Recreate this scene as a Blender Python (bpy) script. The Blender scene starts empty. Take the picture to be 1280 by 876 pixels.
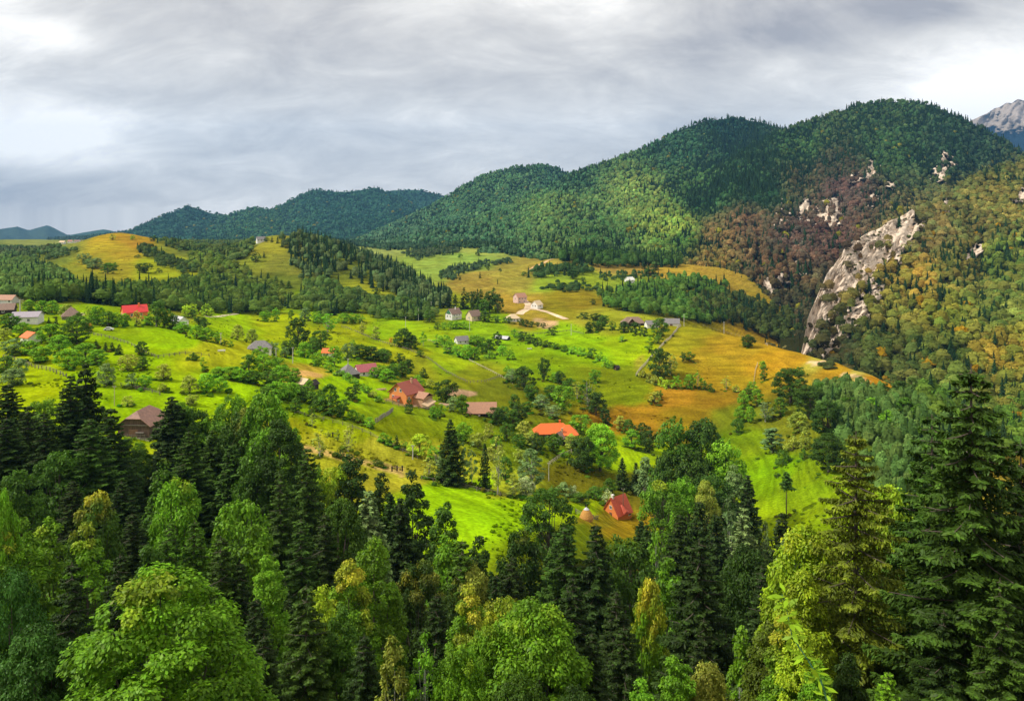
import bpy, math, random
import numpy as np
from mathutils import Vector

# ------------------------------------------------------------------ camera, sky, sun, exposure
SC = bpy.context.scene
COL = SC.collection
F = 1004.0; HX = 640.0; HY = 260.0; CZ = 120.0     # focal length in photo pixels, horizon row, eye height
cam = bpy.data.cameras.new('camera'); cam_o = bpy.data.objects.new('camera', cam); COL.objects.link(cam_o)
cam_o.location = (0, 0, CZ); cam_o.rotation_euler = (math.radians(90), 0, 0)
cam.sensor_width = 36.0; cam.lens = 36.0 * F / 1280.0; cam.shift_y = -(438.0 - HY) / 1280.0
cam.clip_start = 0.5; cam.clip_end = 60000.0
SC.camera = cam_o

SUN_EL, SUN_AZ = math.radians(46), math.radians(-98)   # azimuth measured from +Y towards +X
W = bpy.data.worlds.new("World"); SC.world = W; W.use_nodes = True
POLY_ON = True
HAZE_D, HAZE_C = 3.7e-5, (0.20, 0.50, 0.95)
LOBES = [(300, 245, 0.5, 0.05, 0.07), (45, 165, 0.10, 0.038, 0.34), (30, 42, 0.07, 0.022, 0.24), (1225, 95, 0.16, 0.07, 0.22), (930, 40, 0.20, 0.06, -0.16),
         (1180, 0, 0.1, 0.03, -0.10), (20, 235, 0.14, 0.025, -0.14), (620, 140, 0.3, 0.03, 0.07), (400, 180, 0.16, 0.02, -0.06)]
SKY_RAMP = [(0.29, (0.40, 0.38, 0.385)), (0.41, (0.57, 0.54, 0.515)), (0.50, (0.71, 0.675, 0.63)), (0.58, (0.86, 0.82, 0.76)), (0.74, (1.32, 1.26, 1.16))]
SKY_BASE, SKY_ZENITH, SKY_BACK = 1.15, 0.55, 0.15
def build_world():
    nt = W.node_tree; nt.nodes.clear(); N = nt.nodes.new; L = nt.links.new
    out = N('ShaderNodeOutputWorld'); bg = N('ShaderNodeBackground'); add = N('ShaderNodeMixShader'); add.inputs[0].default_value = 0.94
    sky = N('ShaderNodeTexSky'); sky.sky_type = 'NISHITA'; sky.sun_disc = False
    sky.dust_density = 0.0; sky.sun_elevation = SUN_EL; sky.sun_rotation = SUN_AZ
    bg.inputs[1].default_value = 0.05
    L(sky.outputs[0], bg.inputs[0])
    tc = N('ShaderNodeTexCoord'); sep = N('ShaderNodeSeparateXYZ'); L(tc.outputs['Generated'], sep.inputs[0])
    def M(op, a, b=None, c=None, clamp=False):
        n = N('ShaderNodeMath'); n.operation = op; n.use_clamp = clamp
        for i, v in enumerate((a, b, c)):
            if v is None: continue
            if isinstance(v, (int, float)): n.inputs[i].default_value = v
            else: L(v, n.inputs[i])
        return n.outputs[0]
    z = M('MAXIMUM', sep.outputs[2], 0.0)
    inv = M('DIVIDE', 1.0, M('ADD', z, 0.5))
    comb = N('ShaderNodeCombineXYZ')
    L(M('MULTIPLY', sep.outputs[0], inv), comb.inputs[0]); L(M('MULTIPLY', sep.outputs[1], inv), comb.inputs[1])
    def noise(scale, detail, rough, sx, sy, off, dist=0.0):
        mp = N('ShaderNodeMapping'); L(comb.outputs[0], mp.inputs[0])
        mp.inputs['Scale'].default_value = (sx, sy, 1); mp.inputs['Location'].default_value = off
        mp.inputs['Rotation'].default_value = (0, 0, -0.25)
        n = N('ShaderNodeTexNoise'); L(mp.outputs[0], n.inputs[0])
        n.inputs['Scale'].default_value = scale; n.inputs['Detail'].default_value = detail
        n.inputs['Roughness'].default_value = rough; n.inputs['Distortion'].default_value = dist
        return n.outputs[0]
    n1 = noise(2.0, 9, 0.6, 0.85, 1.3, (3.1, 1.7, 0), 0.35)
    n2 = noise(6.0, 9, 0.64, 0.8, 1.4, (7.4, 2.2, 0), 0.5)
    base = M('ADD', M('MULTIPLY', n1, 0.58), M('MULTIPLY', n2, 0.42))
    def lobe(px, py, wx, wy, amp):                       # a brighter or darker stretch of cloud in one direction
        x, zz = (px - HX) / F, (HY - py) / F
        az = math.atan2(x, 1.0); el = math.atan2(zz, math.hypot(x, 1.0))
        daz = M('DIVIDE', M('SUBTRACT', M('ARCTAN2', sep.outputs[0], sep.outputs[1]), az), wx)
        de = M('DIVIDE', M('SUBTRACT', M('ARCSINE', sep.outputs[2]), el), wy)
        r = M('ADD', M('MULTIPLY', daz, daz), M('MULTIPLY', de, de))
        r = M('ADD', r, M('MULTIPLY', M('SUBTRACT', n1, 0.5), 5.0))
        return M('MULTIPLY', M('EXPONENT', M('MULTIPLY', r, -1.0)), amp)
    v = base
    for a in LOBES: v = M('ADD', v, lobe(*a))
    ramp = N('ShaderNodeValToRGB'); L(v, ramp.inputs[0]); cr = ramp.color_ramp
    for i, (p, c) in enumerate(SKY_RAMP):
        e = cr.elements[i] if i < 2 else cr.elements.new(p)
        e.position = p; e.color = (*c, 1)
    # an overcast sky is brightest overhead
    up = M('ADD', SKY_BASE, M('MULTIPLY', M('POWER', z, 1.3), SKY_ZENITH))
    back = M('MULTIPLY', M('MAXIMUM', M('MULTIPLY', sep.outputs[1], -1.0), 0.0), SKY_BACK)
    st = M('ADD', up, back)
    em = N('ShaderNodeBackground'); L(ramp.outputs[0], em.inputs[0]); L(st, em.inputs[1])
    L(bg.outputs[0], add.inputs[1]); L(em.outputs[0], add.inputs[2]); L(add.outputs[0], out.inputs[0])
build_world()

sun = bpy.data.lights.new('sun', 'SUN'); sun.energy = 4.2; sun.angle = math.radians(1.5); sun.color = (1.0, 0.95, 0.86)
sun_o = bpy.data.objects.new('sun', sun); COL.objects.link(sun_o)
sd = Vector((math.sin(SUN_AZ) * math.cos(SUN_EL), math.cos(SUN_AZ) * math.cos(SUN_EL), math.sin(SUN_EL)))
sun_o.rotation_euler = sd.to_track_quat('Z', 'Y').to_euler(); sun_o.location = (0, 0, 900)

VS = SC.view_settings
VS.view_transform = 'Standard'; VS.look = 'None'; VS.exposure = 0.0; VS.gamma = 1.0; VS.use_curve_mapping = False
SC.render.engine = 'CYCLES'
CY = SC.cycles
CY.max_bounces = 6; CY.diffuse_bounces = 3; CY.glossy_bounces = 1; CY.transmission_bounces = 2
CY.transparent_max_bounces = 6; CY.volume_bounces = 0; CY.caustics_reflective = False; CY.caustics_refractive = False
CY.use_denoising = True; CY.denoising_prefilter = 'ACCURATE'

# ------------------------------------------------------------------ small helpers
rnd = random.Random(7)
RNG = np.random.default_rng(11)
def P(px, py, Y): return ((px - HX) / F * Y, Y, CZ + (HY - py) / F * Y)
def lin(c):
    c = np.asarray(c, float) / 255.0
    return np.where(c <= 0.04045, c / 12.92, ((c + 0.055) / 1.055) ** 2.4)
def _h(ix, iy, s):
    n = (ix.astype(np.int64) * 374761393 + iy.astype(np.int64) * 668265263 + s * 1442695041) & 0x7fffffff
    n = ((n ^ (n >> 13)) * 1274126177) & 0x7fffffff
    return ((n ^ (n >> 16)) & 0xffff) / 65535.0
def vnoise(x, y, s=0):
    x, y = np.broadcast_arrays(np.asarray(x, float), np.asarray(y, float))
    ix, iy = np.floor(x), np.floor(y); fx, fy = x - ix, y - iy
    fx = fx * fx * (3 - 2 * fx); fy = fy * fy * (3 - 2 * fy)
    a, b, c, d = _h(ix, iy, s), _h(ix + 1, iy, s), _h(ix, iy + 1, s), _h(ix + 1, iy + 1, s)
    return (a + (b - a) * fx) * (1 - fy) + (c + (d - c) * fx) * fy
def fbm(x, y, o=4, s=0, r=0.5):
    t = 0; a = 1; w = 0
    for k in range(o):
        t = t + a * vnoise(np.asarray(x) * 2 ** k + 17.3 * k, np.asarray(y) * 2 ** k - 9.1 * k, s + k); w += a; a *= r
    return t / w
def inpoly(px, py, poly):
    px, py = np.asarray(px, float), np.asarray(py, float); r = np.zeros(np.broadcast(px, py).shape, bool); j = len(poly) - 1
    for i in range(len(poly)):
        (xi, yi), (xj, yj) = poly[i], poly[j]
        if yi != yj: r ^= ((yi > py) != (yj > py)) & (px < (xj - xi) * (py - yi) / (yj - yi) + xi)
        j = i
    return r
def shepard(pts, px, py, power=5.0, sy=2.0, nval=3):
    """smooth patchwork of the sample values pts = (px, py, v...)"""
    px = np.asarray(px, float).ravel(); py = np.asarray(py, float).ravel()
    out = np.zeros((px.size, nval)); w = np.zeros(px.size)
    for p in pts:
        d = ((px - p[0]) ** 2 + (sy * (py - p[1])) ** 2 + 20.0) ** (-power / 2)
        w += d; out += d[:, None] * np.asarray(p[2:2 + nval])[None, :]
    return out / w[:, None]
def mesh_np(name, verts, faces, mats=(), col=None, smooth=False, mi=None, colname='col'):
    me = bpy.data.meshes.new(name); verts = np.ascontiguousarray(verts, np.float32); faces = np.ascontiguousarray(faces, np.int32)
    nv, (nf, k) = len(verts), faces.shape
    me.vertices.add(nv); me.vertices.foreach_set('co', verts.ravel())
    me.loops.add(nf * k); me.loops.foreach_set('vertex_index', faces.ravel())
    me.polygons.add(nf); me.polygons.foreach_set('loop_start', np.arange(0, nf * k, k, dtype=np.int32))
    if smooth: me.polygons.foreach_set('use_smooth', np.ones(nf, bool))
    for m in mats: me.materials.append(m)
    if mi is not None: me.polygons.foreach_set('material_index', np.ascontiguousarray(mi, np.int32))
    if col is not None:
        a = me.attributes.new(colname, 'FLOAT_COLOR', 'POINT')
        c = np.ones((nv, 4), np.float32); c[:, :col.shape[1]] = col; a.data.foreach_set('color', c.ravel())
    me.update(calc_edges=True)
    return me
def link(name, me, parent=None):
    o = bpy.data.objects.new(name, me); COL.objects.link(o)
    if parent is not None: o.parent = parent
    return o
def grid_faces(nu, nv):
    i = np.arange(nu * nv).reshape(nv, nu)
    return np.stack([i[:-1, :-1], i[:-1, 1:], i[1:, 1:], i[1:, :-1]], -1).reshape(-1, 4)

# ------------------------------------------------------------------ materials
def nodes_mat(name):
    m = bpy.data.materials.new(name); m.use_nodes = True; nt = m.node_tree; nt.nodes.clear()
    return m, nt, nt.nodes.new, nt.links.new
def plain(name, col, rough=0.8, noise=0.0, scale=2.0, bump=0.0, wave=None, stretch=(1, 1, 1), metal=0.0):
    """painted, plastered or wooden surface with a little uneven colour"""
    m, nt, N, L = nodes_mat(name)
    out = N('ShaderNodeOutputMaterial'); b = N('ShaderNodeBsdfPrincipled'); L(b.outputs[0], out.inputs[0])
    b.inputs['Roughness'].default_value = rough; b.inputs['Metallic'].default_value = metal
    tc = N('ShaderNodeTexCoord'); mp = N('ShaderNodeMapping'); L(tc.outputs['Object'], mp.inputs[0]); mp.inputs['Scale'].default_value = stretch
    n = N('ShaderNodeTexNoise'); n.inputs['Scale'].default_value = scale; n.inputs['Detail'].default_value = 6; L(mp.outputs[0], n.inputs[0])
    mx = N('ShaderNodeMix'); mx.data_type = 'RGBA'
    c = np.array(col)
    mx.inputs[6].default_value = (*(c * (1 - noise)), 1); mx.inputs[7].default_value = (*np.minimum(c * (1 + noise), 0.9), 1)
    rg = N('ShaderNodeMapRange'); rg.inputs[1].default_value = 0.3; rg.inputs[2].default_value = 0.7
    L(n.outputs[0], rg.inputs[0]); L(rg.outputs[0], mx.inputs[0])
    last = mx.outputs[2]
    if wave:
        wv = N('ShaderNodeTexWave'); wv.bands_direction = wave[0]; wv.inputs['Scale'].default_value = wave[1]
        wv.inputs['Distortion'].default_value = wave[3] if len(wave) > 3 else 0.3
        L(tc.outputs['Object'], wv.inputs[0])
        m2 = N('ShaderNodeMix'); m2.data_type = 'RGBA'; m2.blend_type = 'MULTIPLY'; m2.inputs[0].default_value = wave[2]
        L(last, m2.inputs[6]); L(wv.outputs[0], m2.inputs[7]); last = m2.outputs[2]
    L(last, b.inputs['Base Color'])
    if bump:
        bp = N('ShaderNodeBump'); bp.inputs['Strength'].default_value = bump; L(n.outputs[0], bp.inputs['Height']); L(bp.outputs[0], b.inputs['Normal'])
    return m
def ground_mat(name, scales, bump=0.6, var=0.35, rock=False, dist=1.5, streak=0.0):
    """colour from the 'col' attribute broken up by noise at several sizes; alpha of 'col' = bare rock"""
    m, nt, N, L = nodes_mat(name)
    out = N('ShaderNodeOutputMaterial'); b = N('ShaderNodeBsdfPrincipled'); L(b.outputs[0], out.inputs[0])
    b.inputs['Roughness'].default_value = 0.95; b.inputs['Specular IOR Level'].default_value = 0.0
    at = N('ShaderNodeAttribute'); at.attribute_name = 'col'
    tc = N('ShaderNodeTexCoord')
    last = at.outputs['Color']
    hs = []
    for i, (s, amp) in enumerate(scales):
        n = N('ShaderNodeTexNoise'); n.inputs['Scale'].default_value = s; n.inputs['Detail'].default_value = 5; n.inputs['Distortion'].default_value = 0.4
        L(tc.outputs['Object'], n.inputs[0])
        rg = N('ShaderNodeMapRange'); rg.inputs[1].default_value = 0.3; rg.inputs[2].default_value = 0.7
        rg.inputs[3].default_value = 1 - amp; rg.inputs[4].default_value = 1 + amp; L(n.outputs[0], rg.inputs[0])
        mu = N('ShaderNodeVectorMath'); mu.operation = 'SCALE'; L(last, mu.inputs[0]); L(rg.outputs[0], mu.inputs['Scale']); last = mu.outputs[0]
        hs.append(n.outputs[0])
    if streak:
        mp = N('ShaderNodeMapping'); mp.inputs['Scale'].default_value = (.03, .03, 1.1); L(tc.outputs['Object'], mp.inputs[0])
        n = N('ShaderNodeTexNoise'); n.inputs['Scale'].default_value = 1.0; n.inputs['Detail'].default_value = 4; n.inputs['Roughness'].default_value = .6; L(mp.outputs[0], n.inputs[0])
        rg = N('ShaderNodeMapRange'); rg.inputs[1].default_value = 0.38; rg.inputs[2].default_value = 0.6; rg.inputs[3].default_value = 1 - streak; rg.inputs[4].default_value = 1 + streak; L(n.outputs[0], rg.inputs[0])
        mu = N('ShaderNodeVectorMath'); mu.operation = 'SCALE'; L(last, mu.inputs[0]); L(rg.outputs[0], mu.inputs['Scale']); last = mu.outputs[0]; hs.append(n.outputs[0])
    n = N('ShaderNodeTexNoise'); n.inputs['Scale'].default_value = scales[0][0] * 1.7; n.inputs['Detail'].default_value = 4; L(tc.outputs['Object'], n.inputs[0])
    hv = N('ShaderNodeHueSaturation'); L(last, hv.inputs['Color'])
    rg = N('ShaderNodeMapRange'); rg.inputs[1].default_value = 0.3; rg.inputs[2].default_value = 0.7; rg.inputs[3].default_value = 0.49; rg.inputs[4].default_value = 0.51
    L(n.outputs[0], rg.inputs[0]); L(rg.outputs[0], hv.inputs['Hue']); last = hv.outputs[0]
    if rock:
        r1 = N('ShaderNodeTexNoise'); r1.inputs['Scale'].default_value = 0.10; r1.inputs['Detail'].default_value = 10; r1.inputs['Roughness'].default_value = 0.72
        mp = N('ShaderNodeMapping'); mp.inputs['Scale'].default_value = (2.2, 1.2, 0.5); mp.inputs['Rotation'].default_value = (0, 0.55, 0)
        L(tc.outputs['Object'], mp.inputs[0]); L(mp.outputs[0], r1.inputs[0])
        cr = N('ShaderNodeValToRGB'); L(r1.outputs[0], cr.inputs[0]); e = cr.color_ramp.elements
        e[0].position = 0.30; e[0].color = (0.30, 0.225, 0.155, 1); e[1].position = 0.54; e[1].color = (0.84, 0.69, 0.53, 1)
        x = cr.color_ramp.elements.new(0.43); x.color = (0.64, 0.50, 0.365, 1)
        mx = N('ShaderNodeMix'); mx.data_type = 'RGBA'; L(at.outputs['Alpha'], mx.inputs[0]); L(last, mx.inputs[6]); L(cr.outputs[0], mx.inputs[7]); last = mx.outputs[2]
        hs.append(r1.outputs[0])
    L(last, b.inputs['Base Color'])
    bp = N('ShaderNodeBump'); bp.inputs['Strength'].default_value = bump; bp.inputs['Distance'].default_value = dist
    L(hs[-1], bp.inputs['Height']); L(bp.outputs[0], b.inputs['Normal'])
    return m
def leaf_mat(name, use_obj=True, transl=0.2, var=0.35, rough=0.5):
    """foliage: 'col' attribute (per leaf) times the tree's own colour; alpha of the tree colour = how far its top has turned yellow"""
    m, nt, N, L = nodes_mat(name)
    out = N('ShaderNodeOutputMaterial'); at = N('ShaderNodeAttribute'); at.attribute_name = 'col'
    last = at.outputs['Color']
    if use_obj:
        oi = N('ShaderNodeObjectInfo')
        mu = N('ShaderNodeVectorMath'); mu.operation = 'MULTIPLY'; L(last, mu.inputs[0]); L(oi.outputs['Color'], mu.inputs[1])
        # leaves that turned: top share grows with the tree's alpha (stored as 1 - alpha)
        sub = N('ShaderNodeMath'); sub.operation = 'SUBTRACT'; sub.inputs[0].default_value = 1.0; L(oi.outputs['Alpha'], sub.inputs[1])
        h = N('ShaderNodeMath')
        h.operation = 'MULTIPLY_ADD'; L(sub.outputs[0], h.inputs[0]); h.inputs[1].default_value = 0.55; L(at.outputs['Alpha'], h.inputs[2])
        rg = N('ShaderNodeMapRange'); rg.inputs[1].default_value = 1.18; rg.inputs[2].default_value = 1.50; L(h.outputs[0], rg.inputs[0])
        mx = N('ShaderNodeMix'); mx.data_type = 'RGBA'; L(rg.outputs[0], mx.inputs[0]); L(mu.outputs[0], mx.inputs[6])
        m2 = N('ShaderNodeVectorMath'); m2.operation = 'MULTIPLY'; L(at.outputs['Color'], m2.inputs[0]); m2.inputs[1].default_value = (0.50, 0.46, 0.03)
        L(m2.outputs[0], mx.inputs[7]); last = mx.outputs[2]
    d = N('ShaderNodeBsdfDiffuse'); t = N('ShaderNodeBsdfTranslucent'); L(last, d.inputs[0])
    tm = N('ShaderNodeVectorMath'); tm.operation = 'MULTIPLY'; L(last, tm.inputs[0]); tm.inputs[1].default_value = (1.15, 1.2, 0.5); L(tm.outputs[0], t.inputs[0])
    ms = N('ShaderNodeMixShader'); ms.inputs[0].default_value = transl; L(d.outputs[0], ms.inputs[1]); L(t.outputs[0], ms.inputs[2])
    if rough < 1:
        g = N('ShaderNodeBsdfGlossy'); g.inputs['Roughness'].default_value = rough; g.inputs[0].default_value = (1, 1, 1, 1)
        ms2 = N('ShaderNodeMixShader'); ms2.inputs[0].default_value = 0.012; L(ms.outputs[0], ms2.inputs[1]); L(g.outputs[0], ms2.inputs[2]); ms = ms2
    L(ms.outputs[0], out.inputs[0])
    return m

M_GROUND = ground_mat('meadow_ground', [(0.02, 0.14), (0.11, 0.18), (0.9, 0.3)], bump=0.8, dist=1.0, streak=0.2)
M_HILL = ground_mat('wooded_hillside', [(0.01, 0.15), (0.06, 0.25)], bump=1.0, dist=4.0, rock=True)
M_FAR = ground_mat('far_forest', [(0.002, 0.12), (0.02, 0.35)], bump=1.0, dist=14.0)

# ------------------------------------------------------------------ the valley floor: heights through control points
GP = []
for px in (-500, 0, 320, 640, 960, 1280, 1780):
    right = px >= 1280
    GP += [(px, 2.5, -1.9), (px, 12, -7.55 if right else -9.5), (px, 36, -27 if right else -30), (px, 60, -44 if right else -46)]
GP += [(-500, 100, -45), (-500, 150, -50), (0, 100, -52), (0, 150, -57), (320, 100, -62), (320, 150, -70), (640, 100, -67), (640, 150, -78),
       (960, 100, -68), (960, 150, -82), (1280, 100, -62), (1280, 150, -74), (1780, 100, -58), (1780, 150, -66)]
def V(px, py, Y): GP.append((px, Y, (HY - py) / F * Y))
for a in [(0,520,215),(178,545,215),(300,575,215),(400,590,215),(480,575,245),(560,608,228),(600,655,195),(720,640,235),(773,652,270),(900,650,270),(985,640,270),
          (1100,630,250),(1280,637,250),(1780,600,250),(-500,500,215),
          (0,454,300),(150,450,310),(250,462,305),(330,482,300),(430,530,270),(515,500,350),(603,516,350),(692,548,340),(745,600,300),(700,600,290),
          (870,560,370),(960,600,315),(1060,560,300),(1200,535,420),(1280,555,380),
          (-500,420,400),(0,394,400),(168,396,430),(320,437,420),(250,425,380),(455,466,400),(540,520,320),(600,478,430),(700,492,430),(790,520,420),(870,492,450),(960,500,420),(1040,478,440),
          (850,407,620),(900,415,600),(935,424,580),(960,430,560),(1000,441,530),(1050,455,480),(1085,468,450),(1115,480,420),(1155,491,390),(930,470,480),
          (-500,350,600),(0,368,550),(150,380,550),(150,354,700),(300,400,600),(250,377,700),(400,402,620),(420,374,760),(500,402,650),(567,397,670),(660,402,680),
          (650,382,750),(760,413,600),(720,394,720),(700,440,540),(800,440,520),(850,450,500),(620,440,540),(520,450,480),
          (-500,320,1000),(0,340,850),(0,320,1300),(125,295,1080),(150,291,1085),(172,296,1080),(60,335,950),(95,308,1060),(190,309,1010),(220,335,880),(210,302,1100),(250,315,1080),(285,317,1050),
          (328,297,1060),(348,295,1060),(300,318,950),(370,296,1010),(430,318,950),(480,345,880),(540,378,790),(350,342,880),(450,375,780),(590,350,1130),(600,312,1500),(530,342,1150),
          (520,327,1400),(580,360,930),(640,336,1000),(695,323,1100),(710,356,870),(720,377,780),(745,345,950),(800,345,1000),(860,335,1050),(800,382,780),(850,392,780)]: V(*a)
GP += [(150,1400,-75),(330,1300,-80),(470,1150,-105),(0,1900,-84),(220,1900,-82),(-500,2000,-90),(560,900,-98),(640,1250,-95),(700,1400,-90),(900,720,-122),(960,680,-135),(1010,640,-140),
       (1060,570,-135),(1110,500,-128),(1160,470,-122),(1280,550,-125),(1780,500,-110),(1000,900,-150),(1280,900,-150),(1780,900,-150),(860,1300,-90),(600,2000,-95),(300,2500,-105),(900,2500,-100),
       (-500,5000,-235),(300,5000,-235),(900,5000,-235),(1780,5000,-235),(300,14000,-800),(1400,14000,-800),(-500,14000,-800)]
GP = np.array(GP, float)
KX, KY = 1 / 260.0, 2.3
def feat(px, Y): return np.stack([np.asarray(px, float) * KX, np.log(np.asarray(Y, float)) * KY], -1)
def _phi(r2): return np.where(r2 > 0, 0.5 * r2 * np.log(np.maximum(r2, 1e-12)), 0.0)
A = feat(GP[:, 0], GP[:, 1]); n = len(A)
K = _phi(((A[:, None] - A[None]) ** 2).sum(-1)) + np.eye(n) * 0.004
Pm = np.hstack([np.ones((n, 1)), A])
Sys = np.block([[K, Pm], [Pm.T, np.zeros((3, 3))]])
sol = np.linalg.solve(Sys, np.concatenate([GP[:, 2], np.zeros(3)]))
def height(px, Y):
    """ground height at (photo column, distance); vectorised"""
    px, Y = np.broadcast_arrays(np.asarray(px, float), np.asarray(Y, float)); sh = px.shape
    B = feat(px.ravel(), Y.ravel()); out = np.empty(len(B))
    for i in range(0, len(B), 20000):
        b = B[i:i + 20000]
        out[i:i + 20000] = _phi(((b[:, None] - A[None]) ** 2).sum(-1)) @ sol[:n] + sol[n] + b @ sol[n + 1:]
    out = out.reshape(sh); X = (px - HX) / F * Y
    far = np.clip((Y - 2300) / 500, 0, 1); out = out * (1 - far) + (HY - 309) / F * Y * far
    k = np.clip((Y - 60) / 150, 0, 1)
    out = out + k * ((fbm(X / 45, Y / 45, 3, 5) - 0.5) * 3.2 + (fbm(X / 9, Y / 14, 2, 9) - 0.5) * 0.5)
    # the crest of the dry spur falls away sharply behind
    return CZ + out
GPX = np.arange(-500, 1781, 6.0); GY = np.exp(np.linspace(math.log(2.5), math.log(2700), 560))
GY = np.concatenate([GY, np.exp(np.linspace(math.log(2800), math.log(14000), 24))])
PXg, Yg = np.meshgrid(GPX, GY); Zg = height(PXg, Yg); Xg = (PXg - HX) / F * Yg
PYg = HY - (Zg - CZ) * F / Yg
def gz(px, Y):
    """height read off the ground mesh itself (bilinear)"""
    px = np.asarray(px, float); Y = np.asarray(Y, float)
    u = np.clip((px - GPX[0]) / 6.0, 0, len(GPX) - 1.001); i = u.astype(int); fu = u - i
    j = np.clip(np.searchsorted(GY, Y) - 1, 0, len(GY) - 2); fv = np.clip((Y - GY[j]) / (GY[j + 1] - GY[j]), 0, 1)
    # interpolate in world space along rows
    return (Zg[j, i] * (1 - fu) + Zg[j, i + 1] * fu) * (1 - fv) + (Zg[j + 1, i] * (1 - fu) + Zg[j + 1, i + 1] * fu) * fv
def hit(px, py, y0=20.0, y1=2600.0):
    """distance at which the line of sight through (px, py) first meets the ground"""
    u = min(max((px - GPX[0]) / 6.0, 0), len(GPX) - 1.001); i = int(u); fu = u - i
    c = PYg[:, i] * (1 - fu) + PYg[:, i + 1] * fu
    for j in range(1, len(GY)):
        if GY[j] < y0 or GY[j] > y1: continue
        if c[j] <= py:
            a, b = c[j - 1], c[j]; t = 0 if a == b else min(max((a - py) / (a - b), 0), 1)
            return float(GY[j - 1] + t * (GY[j] - GY[j - 1]))
    return None
MEADOW = [(50,470,150,172,12),(150,440,128,175,12),(230,420,122,176,12),(280,405,125,168,14),(270,436,168,168,40),(150,400,120,162,22),(120,482,118,168,12),(300,485,126,174,12),(230,388,160,150,58),
 (400,390,115,156,22),(360,402,148,162,18),(480,412,120,166,22),(425,422,150,160,24),(500,440,152,156,28),(560,455,128,160,24),(520,462,156,148,40),(600,472,146,142,34),(560,430,125,162,24),
 (640,430,108,160,24),(700,412,118,172,22),(740,440,108,162,14),(680,460,108,148,18),(740,472,112,132,24),(790,432,128,162,14),(610,400,110,160,28),(620,482,128,126,40),(645,505,112,118,34),
 (400,450,118,166,18),(383,467,196,160,80),(430,476,118,170,14),(445,492,110,166,14),(380,500,108,156,18),(430,520,128,160,18),(480,510,116,146,22),(500,530,116,132,24),(540,520,118,146,28),
 (350,545,150,150,30),(400,558,190,172,62),(450,568,190,170,62),(500,590,196,172,70),(430,543,146,166,24),(480,565,196,172,74),(560,620,118,180,18),(620,640,118,184,18),(590,607,120,182,18),(575,590,190,176,62),(640,612,186,176,60),
 (660,640,126,184,22),(720,640,136,180,24),(650,560,108,136,32),(720,600,122,108,34),(700,620,114,118,34),(780,570,138,176,18),(750,562,118,146,24),(820,600,128,118,34),
 (880,442,188,146,52),(850,430,166,146,44),(920,440,200,150,56),(950,452,196,140,44),(850,470,160,136,38),(900,470,182,140,44),(840,495,192,130,50),(900,500,166,122,42),(790,520,186,126,46),
 (860,520,160,122,38),(780,492,118,136,24),(920,520,128,126,38),(940,550,98,134,24),(960,590,92,152,14),(1000,600,106,144,24),(975,540,112,116,42),(1000,450,206,146,52),(1050,462,206,144,56),
 (1090,475,210,136,50),(1025,454,196,166,100),(1075,470,206,170,120),(1060,500,80,106,42),(1100,560,78,106,52),(900,640,136,174,24),(830,680,118,172,24),(775,660,180,136,44),(742,652,170,140,50),(720,665,100,120,30),(760,690,90,110,30),(800,690,100,120,30),(840,620,130,110,40),
 (150,312,184,146,52),(200,330,146,150,38),(120,332,172,146,52),(100,342,128,128,52),(60,320,108,118,62),(20,322,96,112,62),(20,330,90,108,56),(170,301,188,138,52),(212,306,146,136,60),(325,310,166,146,60),
 (310,330,128,136,60),(350,332,136,126,60),(340,352,90,108,50),(480,365,156,156,52),(540,380,136,146,44),(440,332,108,118,52),(335,382,128,146,24),(380,382,108,146,34),(440,410,140,150,28),
 (590,326,122,156,90),(540,336,128,156,86),(600,311,148,160,100),(640,346,168,142,76),(600,354,172,136,76),(690,329,176,146,80),(700,350,128,156,62),(740,345,136,160,58),(720,376,162,132,48),
 (700,388,156,132,48),(650,386,186,142,80),(665,398,186,146,80),(800,340,186,142,84),(840,341,196,150,72),(770,335,186,146,88),(790,352,118,146,62),(735,396,176,156,72),(760,400,150,150,60),
 (50,307,128,134,96),(300,303,112,124,84),(260,305,104,118,76),(240,308,112,120,70),(450,303,140,150,110),(-200,450,120,150,20),(-200,330,100,120,60),(1230,530,110,130,50),(1275,560,190,150,70),(1180,520,90,120,50)]
MEADOW = [(a, b, r + .42 * max(g_ - r, 0) if g_ >= r else r * .89, g_ * 1.03 if g_ >= r else g_ * .98, bl * .6 if a < 1150 and b > 365 else bl * .7) for a, b, r, g_, bl in MEADOW]
DARKG = [(120, 600), (300, 640), (440, 660), (600, 720), (760, 720), (900, 700), (1060, 680), (1200, 640)]
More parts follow.
